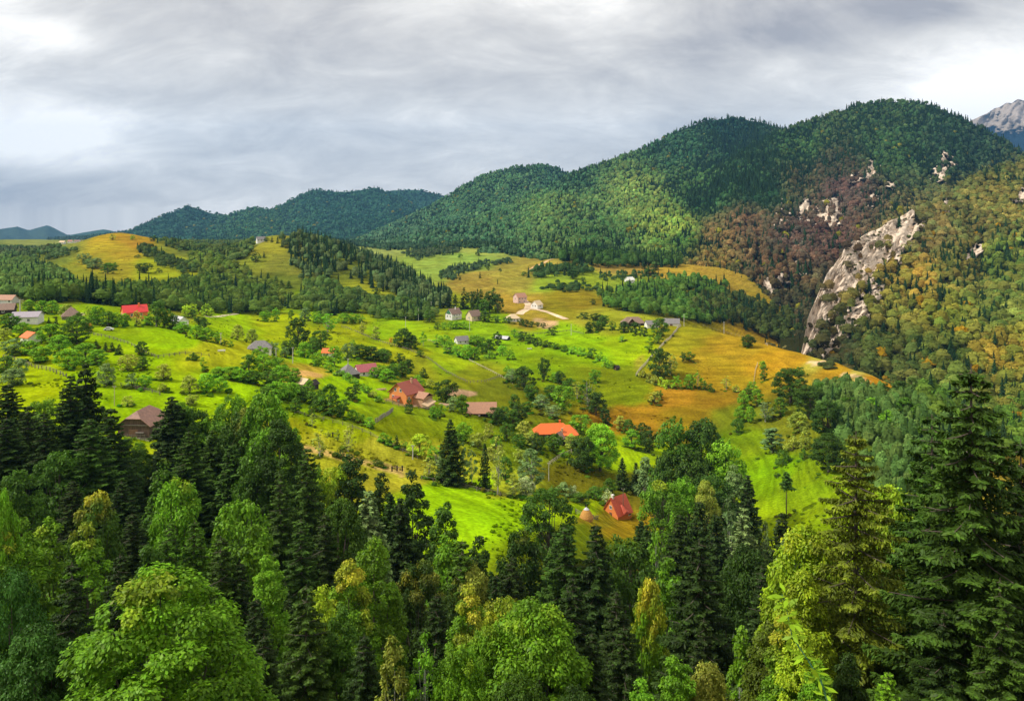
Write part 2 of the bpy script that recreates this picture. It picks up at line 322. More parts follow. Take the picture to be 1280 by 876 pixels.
def build_ground():
    px, py, Y = PXg.ravel(), PYg.ravel(), Yg.ravel()
    wx = (fbm(px / 22, py / 9, 3, 41) - .5) * 26; wy = (fbm(px / 26, py / 8, 3, 42) - .5) * 10
    c = lin(shepard(MEADOW, px + wx, py + wy, 8.0, 2.2)) * K_MEADOW
    # shaded wood floor under the front forest: litter and moss
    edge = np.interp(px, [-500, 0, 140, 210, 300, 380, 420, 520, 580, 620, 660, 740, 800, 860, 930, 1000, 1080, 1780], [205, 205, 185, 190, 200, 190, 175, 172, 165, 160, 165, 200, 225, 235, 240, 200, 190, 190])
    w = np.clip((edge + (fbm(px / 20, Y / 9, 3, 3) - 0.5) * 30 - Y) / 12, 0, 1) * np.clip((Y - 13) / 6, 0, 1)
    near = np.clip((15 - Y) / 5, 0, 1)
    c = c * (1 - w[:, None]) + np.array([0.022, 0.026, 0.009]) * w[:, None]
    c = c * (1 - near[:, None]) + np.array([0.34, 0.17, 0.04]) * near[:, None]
    # winding straw-coloured mow lines and worn strips
    s = fbm(px / 30, py / 5, 3, 21); c *= (0.86 + 0.28 * s)[:, None]
    for poly, colr in BARE:
        m = inpoly(px + (fbm(px / 5, py / 3, 2, 4) - .5) * 5, py + (fbm(px / 6, py / 3, 2, 8) - .5) * 3, poly)
        c[m] = lin(colr) * K_MEADOW
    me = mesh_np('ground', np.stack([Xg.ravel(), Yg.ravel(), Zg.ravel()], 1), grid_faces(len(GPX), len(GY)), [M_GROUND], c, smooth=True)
    o = link('ground', me); o['kind'] = 'structure'
    # the brow of the hill behind and beside the viewer
    xs = np.linspace(-420, 420, 60); ys = np.linspace(-160, 2.5, 30); X, Y2 = np.meshgrid(xs, ys)
    Z = CZ - 1.95 - 0.004 * np.abs(X) * 2 + (fbm(X / 12, Y2 / 12, 3, 2) - 0.5) * 0.6 * np.clip(-Y2 / 10, 0, 1)
    Z -= np.clip((np.abs(X) - 4.2) * 0.05, 0, 8)
    me = mesh_np('hillside', np.stack([X.ravel(), Y2.ravel(), Z.ravel()], 1), grid_faces(60, 30), [M_GROUND], np.tile(np.array([[0.2, 0.16, 0.05]]), (1800, 1)), smooth=True)
    o = link('hillside', me); o['kind'] = 'structure'
BARE = [([(352,560),(372,556),(440,568),(505,586),(508,596),(480,590),(430,575),(385,566)], (204,170,96)),
        ([(362,466),(380,462),(405,468),(400,472),(372,471)], (214,170,96)),
        ([(560,484),(600,492),(585,497),(560,493)], (196,160,120)),
        ([(480,497),(545,503),(535,509),(495,506)], (180,150,90)),
        ([(668,399),(698,402),(690,412),(672,409)], (206,170,120)),
        ([(1010,452),(1030,450),(1035,456),(1015,457)], (220,190,140)), ([(1045,462),(1075,472),(1092,479),(1070,476)], (225,195,140)),
        ([(790,455),(800,440),(808,450),(800,462)], (150,150,40))]

K_MEADOW = 0.72
K_WOOD = 1.0
# ------------------------------------------------------------------ hills and mountains: sheets through feature lines (column, row, distance)
def pl(line, px):
    a = np.array(line, float); return np.interp(px, a[:, 0], a[:, 1]), np.interp(px, a[:, 0], a[:, 2])
class Hill:
    def __init__(s, name, lines, px0, px1, nu, nv, mat, amp=0.06, fs=70.0, seed=0, crest=0.0, back=0.5):
        s.px = np.linspace(px0, px1, nu); s.nu = nu
        L = [pl(l, s.px) for l in lines]; k = len(L) - 1
        v = np.linspace(0, k, nv); s.nv = nv
        py = np.zeros((nv, nu)); Y = np.zeros((nv, nu))
        for r, t in enumerate(v):
            i = min(int(t), k - 1); f = t - i
            py[r] = L[i][0] * (1 - f) + L[i + 1][0] * f; Y[r] = L[i][1] * (1 - f) + L[i + 1][1] * f
        PX = np.tile(s.px, (nv, 1)); vv = np.tile((v / k)[:, None], (1, nu))
        fade = np.sin(np.clip(vv * 1.02, 0, 1) * math.pi) ** 0.6 * 0.85 + 0.15
        Y = Y * (1 + amp * (fbm(PX / fs + vv * 0.8, vv * 1.6 + 3, 4, seed) - 0.5) * 2 * fade)
        py = py + crest * (fbm(PX / 26, vv * 3, 3, seed + 5) - 0.5) * vv
        s.PX, s.PY, s.Y, s.vv = PX, py, Y, vv; s.name, s.mat, s.back = name, mat, back
        s.rock = np.zeros_like(PX); s.ramp = 1.0; s.mix = 1.0
    def xyz(s):
        return (s.PX - HX) / F * s.Y, s.Y, CZ + (HY - s.PY) / F * s.Y
    def build(s, colpts, rocks=(), ground=0.4):
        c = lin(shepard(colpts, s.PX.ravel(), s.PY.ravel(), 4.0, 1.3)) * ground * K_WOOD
        jx = (fbm(s.PX / 7, s.PY / 7, 4, 31, .65) - .5) * 26; jy = (fbm(s.PX / 7, s.PY / 7, 4, 47, .65) - .5) * 26
        for r in rocks: s.rock = np.maximum(s.rock, inpoly(s.PX + jx, s.PY + jy, r).astype(float))
        # crags: steps and ribs cut into the bare faces
        rib = np.abs(fbm((s.PX + s.PY * 0.45) / 9, (s.PY - s.PX * .2) / 30, 4, 77) - 0.5) * 2
        rib2 = np.abs(fbm((s.PX + s.PY * .5) / 3, s.PY / 9, 3, 78) - 0.5) * 2
        s.Y = s.Y * (1 - s.rock * s.ramp * (0.008 + 0.022 * (1 - rib) ** 2 + 0.012 * (1 - rib2) ** 2))
        x, y, z = s.xyz()
        X, Yw, Z = [x], [y], [z]
        for k, (dz, dy) in enumerate(((0.05, 0.06), (0.35, 0.3), (1.0, 0.8))):   # the far side falls away behind the crest
            h = z[-1] - (CZ - 140) if s.Y[-1].mean() < 4500 else z[-1] + 1200; X.append(x[-1:] * (1 + dy * s.back)); Yw.append(y[-1:] * (1 + dy * s.back)); Z.append((z[-1] - dz * h)[None])
        X, Yw, Z = np.vstack(X), np.vstack(Yw), np.vstack(Z)
        cc = np.vstack([c, np.tile(c[-s.nu:], (3, 1))]); rk = np.concatenate([s.rock.ravel() * s.mix, np.zeros(3 * s.nu)])
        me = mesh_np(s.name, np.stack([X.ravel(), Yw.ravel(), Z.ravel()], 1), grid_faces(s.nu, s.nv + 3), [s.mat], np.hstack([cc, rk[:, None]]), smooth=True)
        o = link(s.name, me); o['kind'] = 'structure'; return o
WOODC = [(480,290,62,92,60,.2),(600,260,62,94,52,.3),(700,260,78,104,46,.2),(800,250,94,114,46,.15),(840,290,110,130,44,.15),(760,300,66,96,44,.4),(700,230,54,86,50,.5),(850,190,48,80,46,.5),
 (920,158,30,56,40,.92),(930,205,40,66,36,.85),(1000,190,52,78,36,.7),(1100,150,52,74,36,.6),(1110,190,50,76,36,.6),(1200,180,44,66,40,.75),(950,240,36,62,34,.9),(870,232,60,88,40,.7),(880,250,40,72,36,.9),
 (900,300,98,84,44,.15),(930,290,90,72,46,.1),(1000,230,72,70,40,.5),(990,300,78,64,50,.12),(1050,240,78,60,50,.15),(1040,215,62,60,38,.5),(880,330,112,96,40,.15),(920,380,84,80,30,.5),(890,400,52,74,30,.6),(980,400,64,60,36,.4),
 (850,310,70,100,36,.5),(1030,300,78,58,46,.15),(960,340,84,68,42,.3),
 (1160,300,102,96,48,.35),(1250,260,106,104,42,.35),(1150,360,132,116,38,.12),(1120,400,114,112,38,.2),(1200,350,100,100,38,.35),(1250,330,92,108,36,.3),(1250,400,92,106,38,.35),(1220,290,98,96,42,.4),
 (1100,440,76,88,34,.4),(1180,450,84,98,34,.45),(1240,458,138,122,34,.15),(1275,440,126,120,34,.2),(1050,450,64,66,34,.4),(1120,460,80,90,36,.4),(1210,480,86,104,36,.4),(1180,400,110,116,32,.35),(560,300,60,92,56,.3)]
CLIFF = [[(995,452),(1004,385),(1024,338),(1050,300),(1085,280),(1112,270),(1138,258),(1152,282),(1130,314),(1100,332),(1094,362),(1072,368),(1052,388),(1036,404),(1024,430),(1014,450)],
 [(1018,452),(1042,410),(1070,380),(1100,360),(1098,382),(1074,406),(1058,420),(1040,444),(1032,452)],
 [(1205,332),(1212,313),(1230,307),(1226,320),(1212,334)],[(1262,245),(1282,236),(1290,250),(1268,256)],[(1116,330),(1122,308),(1128,312),(1121,332)],[(1093,368),(1102,346),(1109,352),(1098,372)],[(1140,306),(1152,300),(1156,308),(1145,314)],
 [(1180,262),(1186,240),(1190,262),(1186,270)]]
CRAG = [[(1168,226),(1173,205),(1183,188),(1191,203),(1199,208),(1191,216),(1180,228)],[(1066,230),(1070,210),(1080,222),(1090,204),(1098,208),(1106,222),(1119,232),(1117,240),(1100,230),(1085,227)],
 [(990,264),(1000,250),(1030,262),(1040,243),(1053,253),(1050,285),(1055,292),(1020,287),(1000,277)],[(968,253),(981,249),(986,292),(974,287)],[(943,348),(961,344),(972,365),(987,394),(974,391),(958,370)],
 [(970,344),(987,343),(987,353),(973,357)],[(992,323),(1004,326),(1006,342),(995,338)],[(1085,245),(1092,232),(1096,250),(1088,260)]]
build_ground()
H_A = Hill('mountain', [[(380,318,2300),(600,318,2300),(900,300,2400)], [(380,312,2900),(480,300,2800),(600,268,2900),(700,250,3000),(900,240,3200)],
      [(380,316,3300),(430,308,3400),(480,286,3400),(510,272,3400),(540,258,3500),(575,236,3600),(600,222,3600),(640,210,3600),(680,207,3650),(700,213,3700),(715,219,3700),(740,209,3800),(785,200,3900),(900,196,3900)]],
      380, 900, 220, 90, M_HILL, 0.09, 50, 1)
H_B = Hill('mountain', [[(400,322,1900),(560,320,1800),(650,318,1700),(760,330,1500),(1000,330,1500)], [(400,319,2000),(600,285,2050),(700,262,2100),(800,235,2200),(1000,220,2300)],
      [(400,319,2200),(500,304,2300),(560,290,2350),(620,264,2500),(680,237,2650),(720,216,2700),(760,203,2750),(800,189,2800),(850,163,2850),(880,152,2850),(915,148,2900),(950,153,2900),(980,163,2900),(1050,185,2900),(1100,200,2900)]],
      400, 1100, 260, 100, M_HILL, 0.10, 60, 2)
H_C = Hill('mountain', [[(600,324,1500),(700,330,1350),(760,337,1250),(850,338,1150),(900,392,960),(950,450,820),(1010,462,780),(1100,475,800),(1280,480,900),(1500,480,900)],
      [(600,322,1500),(700,320,1420),(800,300,1450),(850,290,1450),(900,300,1350),(950,310,1250),(1010,320,1200),(1100,300,1300),(1280,300,1500),(1500,320,1500)],
      [(600,319,1540),(700,300,1600),(800,262,1800),(870,230,1950),(950,220,1850),(1010,225,1750),(1100,215,1800),(1280,260,1800),(1500,300,1700)],
      [(600,318,1550),(660,312,1600),(760,288,1750),(850,240,1980),(920,194,2150),(980,163,2250),(1040,143,2320),(1075,131,2350),(1110,127,2350),(1160,131,2300),(1200,147,2250),(1240,168,2200),(1280,192,2150),(1400,260,2000),(1500,300,1900)]],
      600, 1500, 420, 220, M_HILL, 0.10, 45, 3)
H_D = Hill('mountain', [[(975,560,560),(1050,530,530),(1130,520,500),(1200,545,460),(1280,560,430),(1780,580,420)],
      [(975,540,580),(1020,470,620),(1100,440,620),(1200,430,620),(1280,420,620),(1780,400,700)],
      [(975,530,600),(1003,445,660),(1050,400,720),(1100,370,800),(1200,330,900),(1280,310,950),(1780,260,1100)],
      [(975,525,620),(992,480,640),(1003,440,670),(1010,398,720),(1030,348,800),(1058,308,900),(1100,283,1000),(1142,264,1100),(1180,246,1200),(1230,220,1300),(1280,202,1400),(1400,170,1500),(1780,110,1600)]],
      975, 1780, 420, 240, M_HILL, 0.075, 60, 4, crest=14.0)
H_E = Hill('far_hills', [[(60,306,3900),(700,306,3900)], [(60,300,4600),(200,290,4600),(400,275,4600),(700,280,4600)],
      [(60,312,5200),(110,302,5200),(160,290,5200),(200,271,5200),(235,258,5300),(262,266,5300),(280,270,5300),(300,264,5300),(315,259,5300),(340,262,5400),(365,250,5400),(390,238,5400),(430,240,5400),(470,235,5500),(500,246,5500),(530,264,5500),(560,285,5500),(620,302,5500),(700,310,5500)]],
      60, 700, 240, 60, M_FAR, 0.07, 45, 5, crest=2.0)
H_E2 = Hill('far_hills', [[(420,300,6000),(700,300,6000)], [(420,262,6500),(470,245,6500),(490,238,6500),(520,237,6500),(550,243,6500),(590,262,6500),(700,300,6500)]], 420, 700, 80, 24, M_FAR, 0.03, 45, 6, crest=1.5)
H_F = Hill('far_hills', [[(-500,306,7500),(400,306,7500)], [(-500,290,9000),(-300,280,9000),(-100,290,9000),(0,287,9000),(22,283,9000),(36,288,9000),(60,282,9000),(85,294,9000),(105,290,9000),(130,287,9000),(150,291,9000),(250,300,9000),(400,304,9000)]], -500, 400, 220, 24, M_FAR, 0.04, 30, 7, crest=2.0)
H_G = Hill('rocky_mountain', [[(1100,240,7200),(1780,240,7200)], [(1100,210,7600),(1200,185,7600),(1280,180,7600),(1780,160,7600)],
      [(1100,215,8200),(1150,190,8200),(1190,165,8200),(1215,150,8200),(1228,144,8200),(1235,141,8200),(1243,135,8200),(1250,134,8200),(1258,129,8200),(1265,130,8200),(1272,125,8200),(1280,126,8200),(1400,90,8200),(1780,140,8200)]], 1100, 1780, 300, 100, M_HILL, 0.09, 22, 8, crest=5.0)
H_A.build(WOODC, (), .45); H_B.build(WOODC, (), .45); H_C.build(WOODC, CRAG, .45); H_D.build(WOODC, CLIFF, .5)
FARC = [(0, 290, 66, 84, 70), (235, 270, 56, 88, 66), (450, 250, 56, 92, 66), (300, 285, 66, 100, 60), (500, 280, 56, 90, 60)]
H_E.build(FARC, (), .8); H_E2.build(FARC, (), .7); H_F.build(FARC, (), .8)
H_G.ramp = .55; H_G.mix = .38
H_G.build([(1200,160,120,120,135),(1280,140,120,120,135),(1200,172,34,50,60),(1280,172,34,50,60)], [[(1095,250),(1095,100),(1780,60),(1780,180),(1400,178),(1280,160),(1262,170),(1240,158),(1222,164),(1200,156),(1150,200)]], .5)
# ------------------------------------------------------------------ foliage built from many small leaf-sized faces
M_LEAF = leaf_mat('leaves'); M_NEEDLE = leaf_mat('needles', transl=0.12, rough=0.55); M_WOODS = leaf_mat('wood_canopy', use_obj=False, transl=0.15, rough=1)
M_BARK = plain('bark', (0.10, 0.075, 0.055), 0.9, 0.4, 6, 0.5, stretch=(3, 3, 0.6)); M_BIRCH = plain('birch_bark', (0.42, 0.40, 0.36), 0.8, 0.45, 5, 0.2, stretch=(1, 1, 3))
def unit(v): return v / np.maximum(np.linalg.norm(v, axis=-1, keepdims=True), 1e-9)
def leaf_quads(c, nrm, along, ln, wd, g=RNG):
    """one pointed leaf-shaped quad per centre: nrm = facing, along = hint for the long axis"""
    n = unit(nrm); a = along - (along * n).sum(-1, keepdims=True) * n; a = unit(a + 1e-6); b = np.cross(n, a)
    ln = np.broadcast_to(ln, (len(c),))[:, None]; wd = np.broadcast_to(wd, (len(c),))[:, None]
    v = np.stack([c - a * ln * .5, c - b * wd * .5 + a * ln * .08, c + a * ln * .5, c + b * wd * .5 + a * ln * .08], 1)
    return v.reshape(-1, 3)
def crown_mesh(name, V4, col, mat):
    nq = len(V4) // 4
    return mesh_np(name, V4, np.arange(nq * 4).reshape(-1, 4), [mat], np.repeat(col, 4, 0))
def tube(path, rad, k=6):
    path = np.array(path, float); m = len(path); V = []
    t = unit(np.gradient(path, axis=0)); ref = np.array([0.3, 0.9, 0.1]); u = unit(np.cross(t, ref)); w = np.cross(t, u)
    th = np.arange(k) * 2 * math.pi / k
    V = path[:, None] + (u[:, None] * np.cos(th)[None, :, None] + w[:, None] * np.sin(th)[None, :, None]) * np.array(rad)[:, None, None]
    i = np.arange(m - 1)[:, None] * k + np.arange(k)[None]; j = np.arange(m - 1)[:, None] * k + (np.arange(k)[None] + 1) % k
    return V.reshape(-1, 3), np.stack([i, j, j + k, i + k], -1).reshape(-1, 4)
def join(parts):
    V, Fc, o = [], [], 0
    for v, f in parts: V.append(v); Fc.append(f + o); o += len(v)
    return np.vstack(V), np.vstack(Fc)
ENV = {'round': lambda t: np.sqrt(np.maximum(1 - (2 * t - 1) ** 2, 0)) ** 0.8, 'dome': lambda t: np.sqrt(np.maximum(1 - t ** 2.2, 0)) * np.minimum(1, .55 + t * 2.5),
       'oval': lambda t: np.sin(np.clip(t, 0, 1) ** 0.75 * math.pi) ** 0.7 * (1 - .25 * t), 'point': lambda t: np.clip(1 - t, 0, 1) ** 0.62 * np.minimum(1, .5 + t * 3),
       'bush': lambda t: np.sqrt(np.maximum(1 - t ** 2, 0))}
def broadleaf(name, h, w, base, env, nl, lobes, leaf, seed, sag=0.0, light_bark=False, gap=0.3):
    """returns (trunk mesh, crown mesh), in metres, foot at the origin"""
    g = np.random.default_rng(seed); ch = h - base; e = ENV[env]
    t = g.random(lobes * 6) ** 0.9; az = g.random(lobes * 6) * 2 * math.pi; rr = e(t) * w / 2
    # spread lobe centres evenly: drop the ones that crowd
    keep = []; cen = np.stack([np.cos(az) * rr * .78, np.sin(az) * rr * .78, base + t * ch * .93], 1)
    dmin = (w * ch * 3.0 / lobes) ** 0.5 * 0.50
    for i in range(len(cen)):
        if len(keep) >= lobes: break
        if all(((cen[i] - cen[j]) ** 2).sum() > dmin ** 2 for j in keep): keep.append(i)
    cen = cen[keep]; m = len(cen); inner = g.random(m) < 0.2
    cen[inner, :2] *= 0.45
    lr = (g.random(m) * .5 + .75) * (w * .42 / max(1.6, m ** 0.4)) * 1.25
    share = lr ** 2; share = share / share.sum(); cnt = np.maximum((share * nl).astype(int), 3)
    idx = np.repeat(np.arange(m), cnt); n = len(idx)
    d = unit(g.normal(size=(n, 3)) + np.array([0, 0, .35]) + unit(cen[idx] * [1, 1, 0] + 1e-6) * .45)
    rad = lr[idx] * (g.random(n) ** 0.33) * (1 + .35 * (g.random(n) - .5))
    c = cen[idx] + d * rad[:, None] * np.array([1.12, 1.12, .72]); c[:, 2] -= sag * rad * g.random(n)
    bump = fbm(c[:, 0] * 2.2 / leaf / 8 + 5, c[:, 2] * 2.2 / leaf / 8 + c[:, 1], 2, seed)
    k = bump > gap; c, d, idx = c[k], d[k], idx[k]; n = len(c)
    nr = d * .55 + g.normal(size=(n, 3)) * .38 + np.array([0, 0, .75]); al = d * [1, 1, .2] + np.array([0, 0, -.25 - sag]) + g.normal(size=(n, 3)) * .45
    s = leaf * (g.random(n) * .7 + .65); V4 = leaf_quads(c, nr, al, s * 1.25, s * .72)
    tone = (g.random(m) * .5 + .8)[idx] * (g.random(n) * .8 + .62)
    col = np.stack([tone * (1 + .25 * (g.random(n) - .4)), tone, tone * (1 + .2 * (g.random(n) - .5)), np.clip((c[:, 2] - base) / ch + (g.random(m)[idx] - .5) * .3, 0, 1)], 1)
    top = h * .8; lean = g.normal(size=2) * .02 * h
    tr = [tube([(0, 0, -.5), (lean[0] * .2, lean[1] * .2, base * .6), (lean[0] * .6, lean[1] * .6, base + ch * .3), (lean[0], lean[1], top)], [w * .035 + .05, w * .027 + .03, w * .018, w * .004], 7)]
    for q in np.argsort(g.random(m))[:min(m, 26)]:
        z0 = base * .75 + (cen[q, 2] - base * .7) * .45 * g.random(); f = z0 / top
        p0 = np.array([lean[0] * f, lean[1] * f, z0]); p1 = cen[q]; mid = (p0 + p1) / 2 + np.array([0, 0, -.06 * w]) + g.normal(size=3) * .03 * w
        tr.append(tube([p0, mid, p1], [w * .010 + .02, w * .007, w * .002], 4))
    v, f = join(tr); tm = mesh_np(name + '_trunk', v, f, [M_BIRCH if light_bark else M_BARK], smooth=True)
    return tm, crown_mesh(name + '_crown', V4, col, M_LEAF)
def conifer(name, h, w, base, nq, whorls, seed, droop=.35, leaf=.5, hang=.5, soft=False, ragged=.25, lightdir=None):
    g = np.random.default_rng(seed); br = []; t = base / h
    per = 6 if whorls > 14 else 5
    for i in range(whorls):
        tt = t + (1 - t) * (i + g.random() * .6) / whorls; z = tt * h
        L0 = w / 2 * max((1 - (tt - t) / (1 - t)), 0.0) ** (.72 if not soft else .65) + .02 * w
        for j in range(per):
            br.append((z, (j + g.random() * .8) / per * 2 * math.pi + i * 1.1, L0 * (1 - ragged + ragged * 1.6 * g.random())))
    br = np.array(br); m = len(br); wgt = br[:, 2] ** 1.35 + .02 * w; cnt = np.maximum((wgt / wgt.sum() * nq).astype(int), 4)
    idx = np.repeat(np.arange(m), cnt); n = len(idx); z, az, L = br[idx].T
    s = g.random(n) ** .62; side = (g.random(n) - .5) * 2
    sp = np.abs(side) ** 1.1 * np.sign(side) * L * .36 * (1.15 - s) * (0.35 + s * 1.2)
    out = np.stack([np.cos(az), np.sin(az), 0 * az], 1); tan = np.stack([-np.sin(az), np.cos(az), 0 * az], 1)
    dr = droop * (1 + .3 * np.sin(idx * 2.3)); zc = z + L * (.10 * s - dr * s ** 1.3 + dr * .55 * s ** 4) - np.abs(sp) * .25
    c = out * (s * L)[:, None] + tan * sp[:, None]; c[:, 2] = zc
    hg = g.random(n) < hang; lh = leaf * (g.random(n) * .8 + .6)
    c[hg, 2] -= (lh * .45)[hg]
    al = out * .7 + tan * (np.sign(side) * .8)[:, None] + g.normal(size=(n, 3)) * .25; al[:, 2] -= .15
    al[hg] = np.array([0, 0, -1.0]) + g.normal(size=(hg.sum(), 3)) * .25
    nr = np.array([0, 0, 1.0]) + out * .4 + g.normal(size=(n, 3)) * .4; nr[hg] = out[hg] * .6 + g.normal(size=(hg.sum(), 3)) * .6
    V4 = leaf_quads(c, nr, al, lh * 1.25, lh * .42)
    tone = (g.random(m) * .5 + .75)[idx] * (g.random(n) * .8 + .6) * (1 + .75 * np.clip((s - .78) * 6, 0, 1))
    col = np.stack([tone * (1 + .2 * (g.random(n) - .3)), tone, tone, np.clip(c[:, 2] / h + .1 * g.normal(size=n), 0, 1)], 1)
    tr = [tube([(0, 0, -.6), (0, 0, h * .35), (0, 0, h * .75), (0, 0, h * .995)], [w * .03 + .07, w * .024 + .04, w * .012, w * .002], 7)]
    for q in range(0, m, 2):
        z, az, L = br[q]; o = np.array([math.cos(az), math.sin(az), 0]); s = np.array([0, .5, .9])
        pt = o[None] * (s * L)[:, None]; pt[:, 2] = z + L * (.10 * s - droop * s ** 1.3 + droop * .55 * s ** 4)
        tr.append(tube(pt, [w * .005 + .01, w * .004, w * .002], 3))
    v, f = join(tr); tm = mesh_np(name + '_trunk', v, f, [M_BARK], smooth=True)
    return tm, crown_mesh(name + '_crown', V4, col, M_NEEDLE)

# ------------------------------------------------------------------ the air: one closed box round everything, thin and even
def haze():
    me = bpy.data.meshes.new('haze'); x0, x1, y0, y1, z0, z1 = -12000, 14000, -400, 15500, -1300, 1700
    v = [(x, y, z) for z in (z0, z1) for y in (y0, y1) for x in (x0, x1)]
    me.from_pydata(v, [], [(0, 2, 3, 1), (4, 5, 7, 6), (0, 1, 5, 4), (2, 6, 7, 3), (0, 4, 6, 2), (1, 3, 7, 5)])
    m, nt, N, L = nodes_mat('thin_air'); out = N('ShaderNodeOutputMaterial'); pv = N('ShaderNodeVolumePrincipled'); pv.inputs['Color'].default_value = (*HAZE_C, 1); pv.inputs['Density'].default_value = HAZE_D; pv.inputs['Anisotropy'].default_value = 0.0
    L(pv.outputs[0], out.inputs['Volume']); me.materials.append(m); o = link('haze', me); o['kind'] = 'stuff'; o['label'] = 'thin bluish haze over the far ridges'; o['category'] = 'haze'
if HAZE_D: haze()
# ------------------------------------------------------------------ far woods: whole wooded hillsides, one object each
def template(kind, lod, seed):
    """unit tree (height 1, width 1) as quads with a tone per quad"""
    g = np.random.default_rng(seed)
    if kind == 'c':
        k = {0: 3, 1: 5, 2: 9}[lod]; per = {0: 5, 1: 6, 2: 8}[lod]; V, T = [], []
        for i in range(k):
            z1 = 1.0 - (i) / k * .92; z0 = z1 - 1.35 / k; r = .5 * ((i + 1) / k) ** .85
            for j in range(per):
                a = (j + g.random() * .5 + i * .5) / per * 2 * math.pi; da = math.pi / per * 1.25; rr = r * (g.random() * .5 + .75)
                p = lambda an, R, z: (math.cos(an) * R, math.sin(an) * R, z)
                V += [p(a, 0.01, z1), p(a - da, rr * .62, z0 + .35 / k), p(a, rr, z0 + (g.random() - .5) * .06), p(a + da, rr * .62, z0 + .35 / k)]; T.append(g.random() * .5 + .75)
        return np.array(V), np.array(T)
    nu, nv = {0: (6, 3), 1: (7, 4), 2: (8, 5)}[lod]
    ph = np.linspace(.02, 1, nv + 1)[::-1]; gr = []
    for i, q in enumerate(np.linspace(0, 1, nv + 1)):
        zz = math.cos(q * math.pi * .62); r = math.sin(q * math.pi * .62)
        for j in range(nu):
            a = (j + (i % 2) * .5) / nu * 2 * math.pi; k = 1 + (g.random() - .5) * .45
            gr.append((math.cos(a) * r * .44 * k, math.sin(a) * r * .44 * k, .56 + zz * .38 * k))
    gr = np.array(gr); V, T = [], []
    for i in range(nv):
        for j in range(nu):
            j2 = (j + 1) % nu; V += [gr[i * nu + j], gr[i * nu + j2], gr[(i + 1) * nu + j2], gr[(i + 1) * nu + j]]; T.append(g.random() * .3 + .7)
    n = {0: 12, 1: 34, 2: 90}[lod]
    d = unit(g.normal(size=(n, 3)) + np.array([0, 0, .5])); rr = (.75 + .4 * g.random(n))
    c = d * rr[:, None] * np.array([.46, .46, .40]) + np.array([0, 0, .56]); s = {0: .30, 1: .21, 2: .135}[lod]
    q = leaf_quads(c, d + g.normal(size=(n, 3)) * .5 + np.array([0, 0, .5]), g.normal(size=(n, 3)), s * (g.random(n) * .6 + .7), s * .7, g)
    return np.vstack([np.array(V), q]), np.concatenate([T, g.random(n) * .55 + .75])
TPL = {(k, l): [template(k, l, 100 * l + 7 * i + (k == 'c')) for i in range(5)] for k in 'cb' for l in (0, 1, 2)}
def forest(name, pos, h, w, con, col, lod, label, cat='forest'):
    n = len(pos); ids = RNG.integers(0, 5, n); VV, CC = [], []
    for con_f in (True, False):
        for k in range(5):
            m = np.where((con == con_f) & (ids == k))[0]
            if not len(m): continue
            tv, tt = TPL[('c' if con_f else 'b', lod)][k]
            a = RNG.random(len(m)) * 6.283; ca, sa = np.cos(a)[:, None], np.sin(a)[:, None]
            x = (tv[None, :, 0] * ca - tv[None, :, 1] * sa) * w[m][:, None]; y = (tv[None, :, 0] * sa + tv[None, :, 1] * ca) * w[m][:, None]; z = tv[None, :, 2] * h[m][:, None]
            VV.append((np.stack([x, y, z], -1) + pos[m][:, None]).reshape(-1, 3))
            t4 = np.repeat(tt, 4); CC.append((col[m][:, None, :] * t4[None, :, None]).reshape(-1, 3))
    V4, C4 = np.vstack(VV), np.vstack(CC)
    me = mesh_np(name, V4, np.arange(len(V4)).reshape(-1, 4), [M_WOODS], C4)
    o = link(name, me); o['kind'] = 'stuff'; o['label'] = label; o['category'] = cat; return o
def vary(c, n, amt=.22, hue=.12):
    v = 1 + (RNG.random(n) - .5) * 2 * amt; c = c * v[:, None]; c[:, 0] *= 1 + (RNG.random(n) - .5) * 2 * hue; return np.clip(c, .002, .9)
SPRUCE_C = lin((42, 64, 36)) * 1.0
